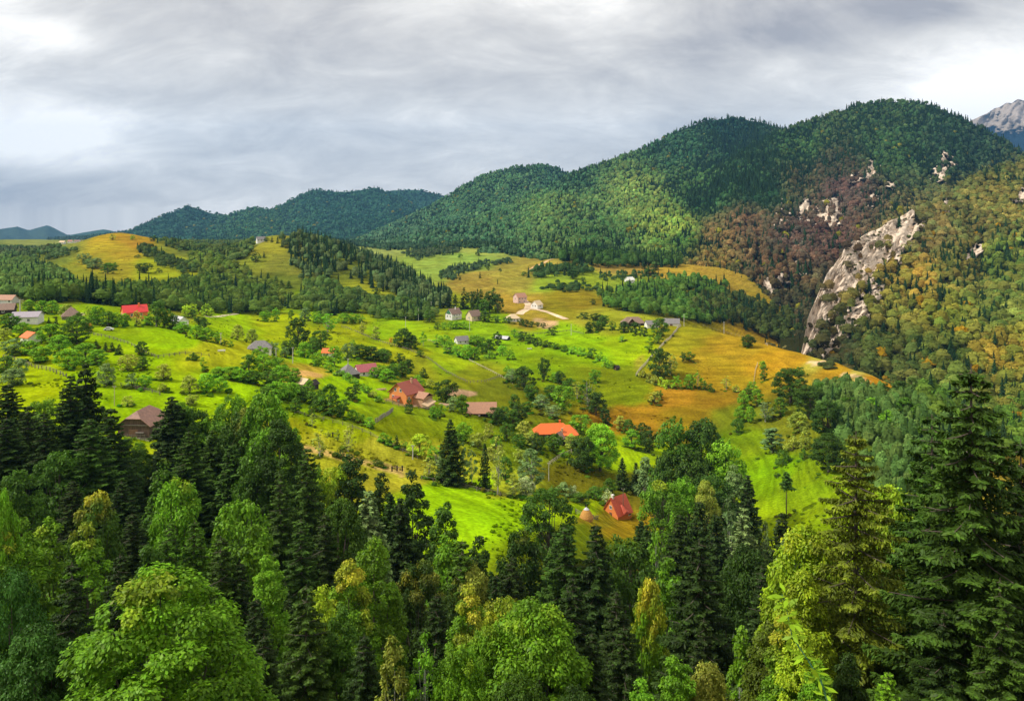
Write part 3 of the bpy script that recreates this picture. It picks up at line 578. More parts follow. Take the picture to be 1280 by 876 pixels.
def wood_on(H, area, hh, ww, lod, label, k=1.25, pxr=(-80, 1360), cfac=1.0):
    x, y, z = H.xyz(); pts = np.stack([x, y, z], -1)
    a = pts[:-1, :-1]; b = pts[:-1, 1:]; d = pts[1:, :-1]; A = np.linalg.norm(np.cross(b - a, d - a), axis=-1)
    A = A * (H.rock[:-1, :-1] + H.rock[1:, 1:] + np.roll(H.rock, -2, 0)[:-1, :-1] < .5 + 9.0 * (fbm(H.PX / 3.5, H.PY / 5, 2, 91)[:-1, :-1] > (.60 if H is H_C else .77))) * ((H.PX[:-1, :-1] > pxr[0]) & (H.PX[:-1, :-1] < pxr[1]))
    n = int(A.sum() / area); ci = RNG.choice(A.size, n, p=A.ravel() / A.sum()); i, j = np.unravel_index(ci, A.shape)
    u, v = RNG.random((2, n)); pos = a[i, j] + (b - a)[i, j] * u[:, None] + (d - a)[i, j] * v[:, None]
    px, py = H.PX[i, j], H.PY[i, j]
    cv = shepard(WOODC_ if H.name != 'far_hills' else [p + (.35,) if len(p) == 5 else p for p in FARC], px, py, 4.0, 1.3, 4)
    patch = (fbm(pos[:, 0] / 70, pos[:, 1] / 90, 3, 12) - .5) * 1.1
    con = RNG.random(n) < np.clip(cv[:, 3] * cfac + patch, 0.02, .97)
    col = lin(cv[:, :3]) * k; patch2 = 1 + (fbm(pos[:, 0] / 40, pos[:, 2] / 40, 2, 15) - .5) * .5
    col = vary(col * patch2[:, None], n, .3, .22)
    hot = RNG.random(n) < .012; col[hot] = lin((176, 140, 30) if H is H_D else (140, 136, 40)) * (RNG.random((hot.sum(), 1)) * .5 + .6)
    bright = RNG.random(n) < .07; col[bright] *= 1.45
    col[con] = vary(np.tile(SPRUCE_C, (con.sum(), 1)), con.sum(), .3, .15)
    q = .55 + 1.0 * RNG.random(n) ** 1.6; h = hh * (.5 + .5 * q) * (RNG.random(n) * .4 + .8); w = ww * q; h[con] *= 1.35; w[con] *= .85
    pos[:, 2] -= h * .12
    return forest('forest', pos, h, w, con, col, lod, label), n
WOODC_ = []
for a in WOODC:
    c = np.array(a[2:5], float); m = c.mean(); c = m + (c - m) * .85; WOODC_.append((a[0], a[1], *(c * 1.27), a[5] * .9))
print('A', wood_on(H_A, 80, 14, 11, 0, 'blue green beech forest covering the middle distance ridge')[1])
print('B', wood_on(H_B, 70, 14, 10, 0, 'mixed green forest covering the long ridge left of the main peak')[1])
print('C', wood_on(H_C, 50, 13, 9, 1, 'mixed spruce and beech forest covering the highest wooded mountain with pale crags')[1])
print('D', wood_on(H_D, 40, 11, 8.8, 2, 'autumn coloured forest on the steep slope right of the white cliff', k=1.0, cfac=.6)[1])
print('E', wood_on(H_E, 330, 16, 16, 0, 'bluish forest covering the far rounded ridges on the left')[1])
print('E2', wood_on(H_E2, 400, 16, 16, 0, 'dark bluish forest on the farthest small summit behind the ridges')[1])
# scrub rooted in the cracks of the cliff
def scrub():
    H = H_D; m = np.argwhere(H.rock[:-1, :-1] > .5); n = 220; q = m[RNG.integers(0, len(m), n)]; x, y, z = H.xyz()
    pos = np.stack([x[q[:, 0], q[:, 1]], y[q[:, 0], q[:, 1]], z[q[:, 0], q[:, 1]]], 1)
    keep = fbm(pos[:, 0] / 30, pos[:, 2] / 30, 3, 61) > .56; pos = pos[keep]; n = len(pos)
    forest('cliff_scrub', pos, 3 * (RNG.random(n) + .4), 3.6 * (RNG.random(n) + .4), np.zeros(n, bool), vary(np.tile(lin((84, 84, 40)), (n, 1)), n), 1, 'low olive scrub growing in cracks of the white cliff', 'scrub')
scrub()
# woods on the valley floor (base polygons in the photo, size, spacing, colour, conifer share)
PATCHES = [
 ([(-60,322),(40,328),(78,348),(98,366),(60,376),(-60,374)], 8, 6.5, 30, (96,122,58), .08, 'light green young woodland on the slope at the left edge'),
 ([(75,364),(100,368),(150,368),(215,362),(255,352),(300,360),(335,372),(348,390),(330,395),(282,392),(200,388),(130,382),(90,378),(40,380),(40,372)], 11, 8.5, 36, (84,106,42), .22, 'dark mixed wood filling the hollow below the straw coloured hill'),
 ([(165,311),(180,308),(205,320),(246,338),(232,345),(190,332),(168,318)], 7, 6.5, 46, (74,92,44), .1, 'grey green bushes running down the flank of the straw coloured hill'),
 ([(232,316),(262,322),(302,338),(334,357),(372,381),(400,391),(350,387),(302,363),(250,347),(235,332)], 8, 7, 40, (98,116,44), .12, 'woodland on the shoulder between the two straw coloured hills'),
 ([(345,304),(378,296),(430,308),(480,329),(556,372),(562,386),(534,390),(494,376),(455,358),(420,344),(396,352),(376,352),(362,330)], 12, 7.5, 50, (92,110,64), .45, 'dark spruce wood running down the ridge of the second hill'),
 ([(370,376),(386,358),(420,357),(462,376),(540,391),(544,402),(470,401),(440,392),(400,396),(380,388)], 10, 8, 36, (86,108,48), .2, 'mixed wood in the hollow above the bright meadows'),
 ([(748,372),(790,362),(858,350),(905,356),(915,400),(882,408),(848,400),(812,396),(790,392),(760,392),(745,382)], 10, 7.5, 34, (84,116,46), .22, 'young green wood between the brown roofed farm and the gorge'),
 ([(858,400),(905,405),(960,424),(1000,436),(1010,425),(1000,395),(900,370),(865,380)], 12, 8, 40, (74,86,40), .35, 'dark wood in the gorge behind the orange ridge'),
 ([(700,330),(760,336),(850,336),(850,328),(700,322)], 14, 9, 50, (66,94,42), .4, 'forest edge above the small straw coloured clearings'),
 ([(745,352),(790,350),(842,352),(842,346),(800,340),(748,344)], 6, 5, 60, (64,86,44), .3, 'hedges and bushes round the small white cottage on the far slope'),
 ([(-60,316),(60,312),(60,318),(-60,324)], 8, 8, 140, (84,96,60), .1, 'scattered bushes on the far plain at the left'),
 ([(560,308),(600,300),(700,318),(700,324),(640,322),(610,312),(585,312)], 11, 8, 70, (60,84,50), .3, 'trees along the foot of the far wooded slope'),
 ([(500,318),(530,312),(575,312),(570,318),(520,326)], 8, 7, 60, (74,90,56), .3, 'hedge trees beside the pale green far meadow'),
 ([(655,350),(668,338),(722,334),(740,342),(720,346),(690,348)], 9, 7, 40, (64,88,44), .35, 'small copse beside the far brown hill'),
 ([(668,360),(700,356),(744,360),(742,366),(690,366)], 5, 6, 50, (58,80,40), .1, 'dark hedge across the middle of the brown slope'),
 ([(1016,496),(1060,490),(1120,505),(1190,515),(1200,600),(1110,640),(1075,600),(1050,562),(1022,525)], 8, 5, 11, (88,114,54), .05, 'dense grey green young willow and birch growth on the slope right of the orange ridge'),
 ([(1150,488),(1290,500),(1290,560),(1200,600),(1160,540)], 9, 7, 30, (86,112,40), .2, 'green bushes round the small white house at the right'),
 ([(1010,455),(1040,457),(1045,462),(1012,462)], 2.5, 4, 9, (66,76,40), .0, 'low dark juniper patch on top of the orange ridge'),
 ([(560,352),(545,345),(560,336),(600,330),(640,326),(640,331),(600,336),(575,344)], 7, 7, 60, (72,92,56), .3, 'bushes between the pale green meadow and the brown hill'),
 ([(192,303),(312,303),(314,318),(290,330),(262,330),(240,318),(205,310)], 8, 8, 70, (86,104,52), .15, 'bushes and trees in the dip between the two straw coloured hills'),
 ([(-60,309),(60,311),(104,316),(70,326),(-60,332)], 7, 7, 90, (82,104,58), .08, 'rough bushes on the far slope at the outer left'),
 ([(395,300),(430,300),(640,300),(600,308),(540,312),(480,314),(440,308)], 10, 10, 120, (64,88,60), .35, 'far trees along the foot of the blue ridges'),
]
def patch_points(poly, area):
    xs = [p[0] for p in poly]; ys = [p[1] for p in poly]
    i, j = np.nonzero(inpoly(PXg, PYg, poly) & (Yg < 3000) & (Yg > 100)); m = (i < len(GY) - 1) & (j < len(GPX) - 1); i, j = i[m], j[m]
    A = (Xg[i, j + 1] - Xg[i, j]) * (Yg[i + 1, j] - Yg[i, j]); n = int(A.sum() / area)
    if not n: return np.zeros(0), np.zeros(0)
    c = RNG.choice(len(i), n, p=A / A.sum()); u, v = RNG.random((2, n))
    return GPX[j[c]] + u * 6.0, GY[i[c]] * (1 - v) + GY[i[c] + 1] * v
def tufts():
    n = 26000; px = RNG.uniform(-60, 1340, n); Y = np.exp(RNG.uniform(math.log(175), math.log(1100), n)); z = gz(px, Y); py = HY - (z - CZ) * F / Y
    x = (px - HX) / F * Y; k = (fbm(x / 16, Y / 22, 3, 71) > .60) & (fbm(x / 70, Y / 90, 2, 72) > .42); px, Y, z, x, py = px[k], Y[k], z[k], x[k], py[k]; n = len(px)
    c = lin(shepard(MEADOW, px, py, 6, 2.2)) * RNG.uniform(.35, .9, (n, 1)) * np.array([.95, 1, .8]); h = RNG.uniform(.15, .65, n); w = h * RNG.uniform(1.2, 3.0, n)
    forest('meadow_tufts', np.stack([x, Y, z - .3 * h], 1), h * 1.4, w, np.zeros(n, bool), c, 0, 'coarse tufts and low weeds dotted over the mown meadows', 'weeds')
tufts()
for poly, th, tw, area, colr, cf, lab in PATCHES:
    if not POLY_ON: break
    px, Y = patch_points(poly, area); n = len(px); print(lab[:30], n)
    if not n: continue
    pos = np.stack([(px - HX) / F * Y, Y, gz(px, Y) - .6], 1)
    con = RNG.random(n) < np.clip(cf + (fbm(pos[:, 0] / 30, Y / 30, 2, 5) - .5) * 1.0, 0, 1)
    col = vary(np.tile(lin(colr) * 1.25, (n, 1)), n, .3, .15); col *= (1 + (fbm(pos[:, 0] / 18, Y / 18, 2, 8) - .5) * .5)[:, None]; col[con] = vary(np.tile(SPRUCE_C * 1.15, (con.sum(), 1)), con.sum(), .3)
    h = th * (RNG.random(n) * .7 + .6); w = tw * (RNG.random(n) * .7 + .65); h[con] *= 1.4; w[con] *= .7
    if 'willow' in lab: w *= .85
    o = forest('woodland', pos, h, w, con, col, 2, lab, 'woodland')
# ------------------------------------------------------------------ things: naming helpers
def tag(o, label, cat, group=None):
    o['label'] = label; o['category'] = cat
    if group: o['group'] = group
    return o
def empty(name, loc, rz=0.0, sc=(1, 1, 1)):
    o = bpy.data.objects.new(name, None); COL.objects.link(o); o.location = loc; o.rotation_euler = (0, 0, rz); o.scale = sc; o.empty_display_size = 0.5; return o
class MB:
    """collects boxes, plates and prisms into one mesh"""
    def __init__(s): s.v, s.f = [], []
    def poly(s, pts, faces):
        n = len(s.v); s.v += [tuple(map(float, p)) for p in pts]; s.f += [tuple(i + n for i in f) for f in faces]; return s
    def box(s, c, d, rz=0.0, tilt=0.0):
        x, y, z = [q / 2 for q in d]; P8 = []
        for sx, sy, sz in ((-1,-1,-1),(1,-1,-1),(1,1,-1),(-1,1,-1),(-1,-1,1),(1,-1,1),(1,1,1),(-1,1,1)):
            a, b, e = sx * x, sy * y, sz * z
            if tilt: b, e = b * math.cos(tilt) - e * math.sin(tilt), b * math.sin(tilt) + e * math.cos(tilt)
            if rz: a, b = a * math.cos(rz) - b * math.sin(rz), a * math.sin(rz) + b * math.cos(rz)
            P8.append((a + c[0], b + c[1], e + c[2]))
        return s.poly(P8, [(0,3,2,1),(4,5,6,7),(0,1,5,4),(1,2,6,5),(2,3,7,6),(3,0,4,7)])
    def plate(s, pts, t):
        """a slab: outline pts (counter-clockwise seen from above) thickened downward by t"""
        n = len(pts); top = list(pts); bot = [(p[0], p[1], p[2] - t) for p in pts]
        return s.poly(top + bot, [tuple(range(n)), tuple(range(2 * n - 1, n - 1, -1))] + [(i, i + n, (i + 1) % n + n, (i + 1) % n) for i in range(n)])
    def tube(s, path, rad, k=6):
        v, f = tube(path, rad, k); return s.poly(v, [tuple(q) for q in f])
    def cyl(s, c, r0, r1, h, k=10):
        a = [(c[0] + r0 * math.cos(i * 2 * math.pi / k), c[1] + r0 * math.sin(i * 2 * math.pi / k), c[2]) for i in range(k)]
        b = [(c[0] + r1 * math.cos(i * 2 * math.pi / k), c[1] + r1 * math.sin(i * 2 * math.pi / k), c[2] + h) for i in range(k)]
        return s.poly(a + b, [tuple(range(k))[::-1], tuple(range(k, 2 * k))] + [(i, (i + 1) % k, (i + 1) % k + k, i + k) for i in range(k)])
    def build(s, name, mat, parent=None):
        me = bpy.data.meshes.new(name); me.from_pydata(s.v, [], s.f); me.materials.append(mat); me.update()
        return link(name, me, parent)
def ground_at(px, py=None, Y=None):
    if Y is None: Y = hit(px, py)
    return (px - HX) / F * Y, Y, float(gz(px, Y))

# ------------------------------------------------------------------ building materials
def rust(name, c, **k): return plain(name, tuple(lin(c)), **k)
MT = dict(
 plank=plain('weathered_planks', (0.15, 0.09, 0.065), .9, .35, 3, .3, ('X', 2.2, .55, 1.0), (1, 1, .2)), brown_metal=plain('rusty_brown_roofing', (0.29, 0.15, 0.10), .6, .25, 1.2, .1, ('Y', 1.2, .25, 0.1), (1, 1, 1)),
 brick=plain('orange_brick', (0.78, 0.28, 0.075), .85, .12, 6, .15, ('Z', 6, .18, 0.1)), redtile=plain('brown_red_tiles', (0.36, 0.085, 0.05), .7, .2, 3, .2, ('Z', 5, .3, 0.1)),
 tan=plain('tan_blocks', (0.55, 0.32, 0.18), .9, .15, 4, .1, ('Z', 4, .2, .1)), tanroof=plain('tan_tin_roof', (0.42, 0.21, 0.12), .65, .15, 1.5, .1, ('X', 2.2, .25, .1)),
 orange=plain('bright_orange_tiles', (0.85, 0.16, 0.02), .6, .13, 2.5, .2, ('Z', 4, .22, .2)), red=plain('red_tiles', (0.62, 0.10, 0.045), .6, .15, 2.5, .2, ('Z', 5, .25, .2)), scarlet=plain('scarlet_sheet_roof', (0.66, 0.03, 0.022), .45, .1, 1.5, .05, ('Y', 2, .2, .1)),
 orangewall=plain('orange_plaster', (0.72, 0.22, 0.05), .9, .1, 2), white=plain('white_plaster', (0.74, 0.72, 0.66), .9, .08, 2), cream=plain('cream_plaster', (0.68, 0.54, 0.36), .9, .1, 2), pinkwall=plain('pale_pink_plaster', (0.66, 0.46, 0.38), .9, .1, 2),
 greyroof=plain('grey_shingles', (0.23, 0.21, 0.20), .8, .3, 2, .3, ('Z', 5, .3, .3)), palegrey=plain('pale_tin', (0.55, 0.54, 0.55), .5, .15, 1.5, .1, ('Y', 2, .15, .1)), lilac=plain('lilac_grey_tin', (0.36, 0.31, 0.34), .5, .12, 1.5, .05, ('X', 2, .15, .1)),
 brownroof=plain('weathered_brown_shingles', (0.26, 0.17, 0.125), .85, .25, 2.5, .3, ('Z', 5, .25, .2)), creamroof=plain('straw_coloured_roof', (0.62, 0.47, 0.28), .85, .12, 2), darkwood=plain('dark_boards', (0.035, 0.026, 0.02), .9, .3, 3, .2, ('X', 3, .3, 1)),
 greywood=plain('grey_boards', (0.24, 0.21, 0.17), .9, .25, 3, .2, ('X', 3, .35, 1)), green=plain('green_boards', (0.04, 0.17, 0.08), .8, .15, 3), pink=plain('crimson_pink_sheets', (0.42, 0.10, 0.11), .5, .15, 1.5, .05, ('Y', 2, .2, .1)),
 glass=plain('window_glass', (0.03, 0.035, 0.04), .12), frame=plain('white_paint', (0.75, 0.73, 0.68), .6), stone=plain('pale_stone', (0.45, 0.41, 0.34), .9, .2, 3, .3), concrete=plain('concrete', (0.50, 0.48, 0.44), .9, .15, 4, .1), rail=plain('grey_rails', (0.17, 0.145, 0.11), .9, .3, 2, .2),
 palerail=plain('bleached_rails', (0.42, 0.37, 0.27), .9, .2, 2, .1), hay=plain('old_hay', (0.48, 0.24, 0.055), .95, .3, 5, .6, None, (1, 1, .4)), rubber=plain('tyre_rubber', (0.02, 0.02, 0.02), .8), carpaint=plain('white_car_paint', (0.7, 0.7, 0.7), .3), wood=plain('fresh_timber', (0.55, 0.38, 0.22), .85, .2, 3, .1, ('X', 4, .3, .4)),
 door=plain('brown_door', (0.16, 0.08, 0.04), .7, .2, 3))
LAND = []          # landmarks: (column, row, phrase)
def roof_mesh(kind, w, d, z0, rh, o=.45, t=.16):
    """ridge along local y; w across, d along; o = overhang"""
    hw, hd = w / 2 + o, d / 2 + o; drop = rh * o / (w / 2); e = z0 - drop; r = z0 + rh; m = MB()
    if kind == 'gable':
        m.plate([(-hw, -hd, e), (0, -hd, r), (0, hd, r), (-hw, hd, e)][::-1], t); m.plate([(hw, -hd, e), (hw, hd, e), (0, hd, r), (0, -hd, r)], t)
    elif kind == 'hip' or kind == 'pyramid':
        k = hd if kind == 'pyramid' else min(hw * .9, hd * .8); a, b = -hd + k, hd - k
        if kind == 'pyramid': a, b = -.05, .05
        C4 = [(-hw, -hd, e), (hw, -hd, e), (hw, hd, e), (-hw, hd, e)]; A, B = (0, a, r), (0, b, r)
        low = [(p[0], p[1], p[2] - t) for p in C4]
        m.poly(C4 + [A, B] + low, [(0, 1, 4), (1, 2, 5, 4), (2, 3, 5), (3, 0, 4, 5), (9, 8, 7, 6), (0, 6, 7, 1), (1, 7, 8, 2), (2, 8, 9, 3), (3, 9, 6, 0)])
    elif kind == 'halfhip':
        f = .45; zc = e + (r - e) * (1 - f); xw = hw * f; k = hw * f * .9
        for s in (-1, 1):
            pts = [(s * hw, -hd, e), (s * hw, hd, e), (s * xw, hd, zc), (0, hd - k, r), (0, -hd + k, r), (s * xw, -hd, zc)]
            m.plate(pts if s > 0 else pts[::-1], t)
            yy = s * hd; pts = [(-xw, yy, zc), (xw, yy, zc), (0, yy - s * k, r)]
            m.plate(pts if s < 0 else pts[::-1], t)
    return m
def wall_mesh(kind, w, d, wh, rh, base=-1.5):
    m = MB(); x, y = w / 2, d / 2; k = rh * (.97 if kind == 'gable' else .5 if kind == 'halfhip' else 0)
    if k == 0:
        m.box((0, 0, (wh + base) / 2), (w, d, wh - base)); return m
    f = k / rh; xt = x * (1 - f) 
    out = [(-x, base), (x, base), (x, wh - .1), (xt, wh + k - .1), (-xt, wh + k - .1), (-x, wh - .1)]
    n = len(out); m.poly([(p[0], -y, p[1]) for p in out] + [(p[0], y, p[1]) for p in out], [tuple(range(n)), tuple(range(2 * n - 1, n - 1, -1))] + [(i, i + n, (i + 1) % n + n, (i + 1) % n)[::-1] for i in range(n)])
    return m
def opening(root, side, u, z, ww, hh, w, d, kind='window', mat=None):
    """window or door on one side: side F/B = gable ends (-y/+y), L/R = long walls (-x/+x)"""
    n = {'F': (0, -1), 'B': (0, 1), 'L': (-1, 0), 'R': (1, 0)}[side]; off = (d if side in 'FB' else w) / 2
    def bx(m, du, dz, sw, sh, dep, push):
        c = (n[0] * (off + push) + (u + du) * abs(n[1]), n[1] * (off + push) + (u + du) * abs(n[0]), z + dz); m.box(c, (sw if n[1] else dep, sw if n[0] else dep, sh)); return m
    if kind == 'window':
        fr = MB(); 
        for s in (-1, 1): bx(fr, s * ww / 2, 0, .12, hh + .12, .14, .04); bx(fr, 0, s * hh / 2, ww - .12, .12, .14, .045)
        bx(fr, 0, 0, .07, hh - .12, .1, .035)
        f = fr.build('window', MT['frame'], root); bx(MB(), 0, 0, ww - .12, hh - .12, .05, .02).build('pane', MT['glass'], f)
    else:
        dm = bx(MB(), 0, 0, ww, hh, .1, .05).build('door', mat or MT['door'], root); bx(MB(), ww * .35, 0, .06, .16, .1, .14).build('handle', MT['darkwood'], dm)
def house(name, px, py, th, w, d, wh, rh, kind, wall, roof, label, short, cat='house', openings=(), chimney=None, Y=None, extra=None, o=.45, group=None):
    x, y, z = ground_at(px, py, Y); root = empty(name, (x, y, z), -math.radians(th)); tag(root, label, cat, group)
    wall_mesh(kind, w, d, wh, rh).build('wall', MT[wall], root)
    rf = roof_mesh(kind, w, d, wh, rh, o).build('roof', MT[roof], root)
    if chimney: MB().box((chimney[0], chimney[1], wh + rh * .95), (.7, .7, 2.0)).box((chimney[0], chimney[1], wh + rh * .95 + 1.05), (.9, .9, .15)).build('chimney', MT[chimney[2] if len(chimney) > 2 else 'brick'], rf)
    for op in openings: opening(root, *op[:5], w, d, *op[5:])
    if extra: extra(root)
    if short: LAND.append((px, py, short))
    return root
def win(*a): return [(s, u, z, 1.1, 1.3) for s, u, z in a]
# --- brown barn at the wood's edge
def barn_x(r):
    MB().box((0, 0, -.4), (9.0, 10, 1.5)).build('foundation', MT['stone'], r)
    m = MB()
    for i in range(7): m.box((-3.6 + i * 1.2, -5.8, .75), (.12, .12, 1.5))
    for z in (.5, .9, 1.3): m.box((0, -5.7, z), (8, .08, .1))
    m.build('railing', MT['rail'], r); MB().box((1.8, -5.1, 1.7), (2.2, .5, .25)).box((0, -4.9, 3.6), (8.4, .1, .18)).build('beam', MT['greywood'], r)
house('barn', 179, 542, 4, 8.6, 9.5, 3.7, 3.3, 'halfhip', 'plank', 'brown_metal', 'brown plank barn with a rusty half-hipped roof at the edge of the spruce wood', 'the plank barn', 'barn',
      [('F', 0, 1.2, 2.4, 2.4, 'door'), ('R', 0, 2.0, 1.0, 1.0)], extra=barn_x)
# --- orange brick house
def brick_x(r):
    MB().plate([(-1.5, -7.6, 3.0), (1.5, -7.6, 3.0), (1.5, -5.2, 3.5), (-1.5, -5.2, 3.5)], .15).box((-1.35, -7.3, 1.2), (.18, .18, 3.3)).box((1.35, -7.3, 1.2), (.18, .18, 3.3)).build('porch', MT['redtile'], r)
    MB().box((7.4, 2.0, 1.0), (5.6, 6.4, 4.4)).build('annex_wall', MT['tan'], r)
    a = roof_mesh('gable', 6.4, 6.2, 3.2, 1.7, .5); v = [(p[1] + 7.6, -p[0] + 2.0, p[2]) for p in a.v]; m = MB(); m.poly(v, a.f); m.build('annex_roof', MT['tanroof'], r)
    MB().plate([(10.6, -2.4, 1.0), (14.2, -2.4, .4), (14.2, 3.0, 1.6), (10.6, 3.0, 2.3)], .15).box((12.2, .3, .1), (3.0, 4.6, 1.0)).build('shed_roof', MT['wood'], r)
    MB().box((1.2, -5.3, -.2), (11.5, .6, 1.2)).build('plinth', MT['stone'], r)
house('brick_house', 508, 502, 35, 9.8, 10.6, 5.0, 4.0, 'gable', 'brick', 'redtile', 'orange brick house with a brown red gable roof, small porch and a lower annex', 'the orange brick house', 'house',
      win(('F', -1.4, 6.0), ('F', 1.6, 6.0), ('F', -2.6, 2.9), ('R', -3.8, 2.8)) + [('F', 0.4, 1.0, 1.2, 2.2, 'door', MT['frame'])], chimney=(1.2, 1.8, 'tan'), extra=brick_x, o=.7)
def ramp_x(r): MB().box((3.6, -1.0, .6), (5.5, .9, .15), 0, 0).build('plank_ramp', MT['greywood'], r); [MB().box((4.3, s, -.2), (.35, .35, 3.0)).build('post', MT['greywood'], r) for s in (-4.5, 4.5)]
house('barn', 602, 517, 88, 8.0, 11.6, 1.9, 3.2, 'gable', 'darkwood', 'tanroof', 'low barn with wide tan brown roof over dark boards, uphill of the tall spruce', 'the low tan roofed barn', 'barn', [('R', -2, .6, 2.0, 1.7, 'door')], extra=ramp_x, o=.8)
def wing_x(r):
    a = roof_mesh('hip', 7.6, 7.6, 2.6, 2.9, .6); m = MB(); m.poly([(p[0] + 3.0, p[1] + 6.2, p[2] + .01) for p in a.v], a.f); m.build('wing_roof', MT['orange'], r); MB().box((3.0, 6.2, .5), (7.2, 7.2, 4)).build('wing_wall', MT['cream'], r)
house('farmhouse', 690, 545, 84, 7.0, 16.0, 2.4, 3.2, 'hip', 'darkwood', 'orange', 'long farmhouse with a bright orange bent roof among trees', 'the bright orange roofed farmhouse', 'house', win(('R', -3, 1.2), ('R', 0, 1.2)), chimney=(-.8, 3.5, 'orange'), extra=wing_x)
house('cottage', 701, 553, 30, 4.6, 6.4, 3.0, 2.1, 'gable', 'darkwood', 'brownroof', 'small dark boarded cottage with a grey brown roof in front of the orange roofed farmhouse', None, 'cottage', win(('F', 0.4, 1.6)) + [('R', 0, 1.2, 1.0, 2.0, 'door')], chimney=(.6, 0, 'tan'))
def dorm_x(r):
    m = MB(); m.plate([(4.2, -1.5, 1.9), (4.2, 0, 2.5), (1.5, 0, 5.0), (1.5, -.3, 4.5)], .12); m.plate([(4.2, 0, 2.5), (4.2, 1.5, 1.9), (1.5, .3, 4.5), (1.5, 0, 5.0)], .12); m.build('dormer', MT['red'], r)
house('red_roofed_house', 772, 644, 50, 6.6, 6.8, 2.0, 4.8, 'gable', 'orangewall', 'red', 'small house under a tall steep red roof with dormer, amid trees', 'the steep red roofed house', 'house',
      [('R', 2.4, 1.0, 1.2, 1.2), ('F', 0, 3.6, 1.1, 1.1), ('F', 0, .9, 1.1, 1.9, 'door')], chimney=(0, -2.5, 'white'), extra=dorm_x)
house('red_roofed_house', 168, 397, 55, 9.0, 11.5, 3.6, 3.2, 'gable', 'orangewall', 'scarlet', 'house with a scarlet sheet roof and orange walls behind a row of orchard trees', 'the scarlet roofed house', 'house', win(('F', -2, 2), ('F', 2, 2), ('R', -2, 2), ('R', 2.5, 2)), chimney=(1, 2, 'orangewall'))
house('shed', 224, 405, 130, 6, 9.5, 2.4, 2.0, 'gable', 'white', 'palegrey', 'shed with a pale grey tin roof between hedges, beside the yellow leafed trees', 'the pale tin roofed shed', 'shed', win(('R', 1, 1.2)))
house('long_house', 34, 403, 78, 8.5, 11.5, 3.2, 1.9, 'gable', 'white', 'lilac', 'house with a broad lilac grey tin roof and white wall at the village edge', 'the lilac roofed house', 'house', win(('R', -2, 1.6), ('R', 2, 1.6)))
house('farmhouse', 6, 392, 70, 7, 9, 2.6, 2.6, 'gable', 'darkwood', 'brownroof', 'farmhouse with a reddish brown shingle roof beside the lilac roofed house', None, 'house', win(('R', 0, 1.6)))
house('farmhouse', 10, 379, 95, 6, 9, 2.6, 2.3, 'gable', 'white', 'tanroof', 'farther house with a faded tan roof behind the concrete pylon post', None, 'house', win(('R', -3, 1.6), ('R', 3, 1.6)))
house('cottage', 39, 427, 125, 5.5, 6.5, 2.4, 1.8, 'gable', 'white', 'orange', 'small cottage with a faded orange roof almost hidden in orchard trees', 'the small orange roofed cottage', 'cottage', win(('R', 0, 1.4)))
house('hut', 89, 399, 60, 8, 8, 2.4, 3.8, 'pyramid', 'greywood', 'brownroof', 'old hut with a tall olive brown pyramid roof among orchard trees', 'the pyramid roofed hut', 'hut', win(('R', 0, 1.2)))
house('shed', 100, 398, 80, 3, 4.6, 1.8, .9, 'gable', 'greywood', 'creamroof', 'tiny shed with a cream roof beside the pyramid roofed hut', None, 'shed', [('R', 0, .7, .9, 1.4, 'door')])
house('farmhouse', 325, 440, 75, 7.5, 11, 2.8, 3.0, 'hip', 'white', 'greyroof', 'white farmhouse with a weathered grey hipped roof beside a dark grove', 'the grey hipped farmhouse', 'house', win(('R', -3, 1.4), ('R', 0, 1.4), ('R', 3, 1.4)))
house('cottage', 411, 436, 95, 5, 6.5, 2.6, 1.9, 'gable', 'white', 'orange', 'cottage with a small orange roof peeping out above the grove', None, 'cottage', win(('R', 0, 1.4)), Y=455)
house('hut', 435, 470, 50, 8, 8, 1.9, 3.9, 'pyramid', 'darkwood', 'greyroof', 'dark hut with a grey pyramid roof behind a utility pole', 'the grey pyramid roofed hut', 'hut', [('F', 0, .8, 1.2, 1.7, 'door')])
house('cottage', 457, 469, 60, 6.6, 9.5, 2.8, 2.8, 'gable', 'white', 'pink', 'white cottage with a crimson pink sheet roof', 'the pink roofed cottage', 'cottage', win(('F', -1, 1.6), ('R', -2, 1.5), ('R', 2, 1.5)))
house('shed', 377, 483, 125, 4.6, 7.5, 2.0, 1.6, 'gable', 'greywood', 'creamroof', 'weathered shed with a pale grey roof beside a dark little hut in the orchard', 'the pale weathered shed', 'shed', [('R', 1, .9, 1, 1.7, 'door')])
house('hut', 391, 485, 20, 3.2, 3.4, 2.0, 1.4, 'gable', 'darkwood', 'darkwood', 'little dark boarded hut with open black doorway next to the weathered shed', None, 'hut', [('F', 0, .8, .9, 1.6, 'door')])
def bal_x(r): MB().box((4.2, 0, 2.7), (.9, 10, .12)).box((4.6, 0, 3.1), (.08, 10, .7)).build('balcony', MT['frame'], r); wall_mesh('gable', 5.2, .3, 0, 3.2, 0).poly([], []).build('gable_panel', MT['green'], r).location = (0, -5.75, 5.2)
house('white_house', 567, 399, 42, 7.8, 11, 5.2, 4.0, 'gable', 'white', 'brownroof', 'two storey white house with a green boarded gable and brown roof', 'the green gabled house', 'house',
      win(('F', -1.6, 3.0), ('F', 1.8, 3.0), ('R', -3, 3.6), ('R', 0, 3.6), ('R', 3, 3.6), ('R', 0, 1.2)), chimney=(1, 1, 'white'), extra=bal_x)
house('farmhouse', 592, 400, 48, 8, 10, 4.0, 4.2, 'gable', 'cream', 'brownroof', 'house with a steep pale brown roof and cream wall beside the green gabled house', 'the pale brown steep roofed house', 'house', win(('R', -2, 2.2), ('R', 2, 2.2), ('F', 0, 2.4)))
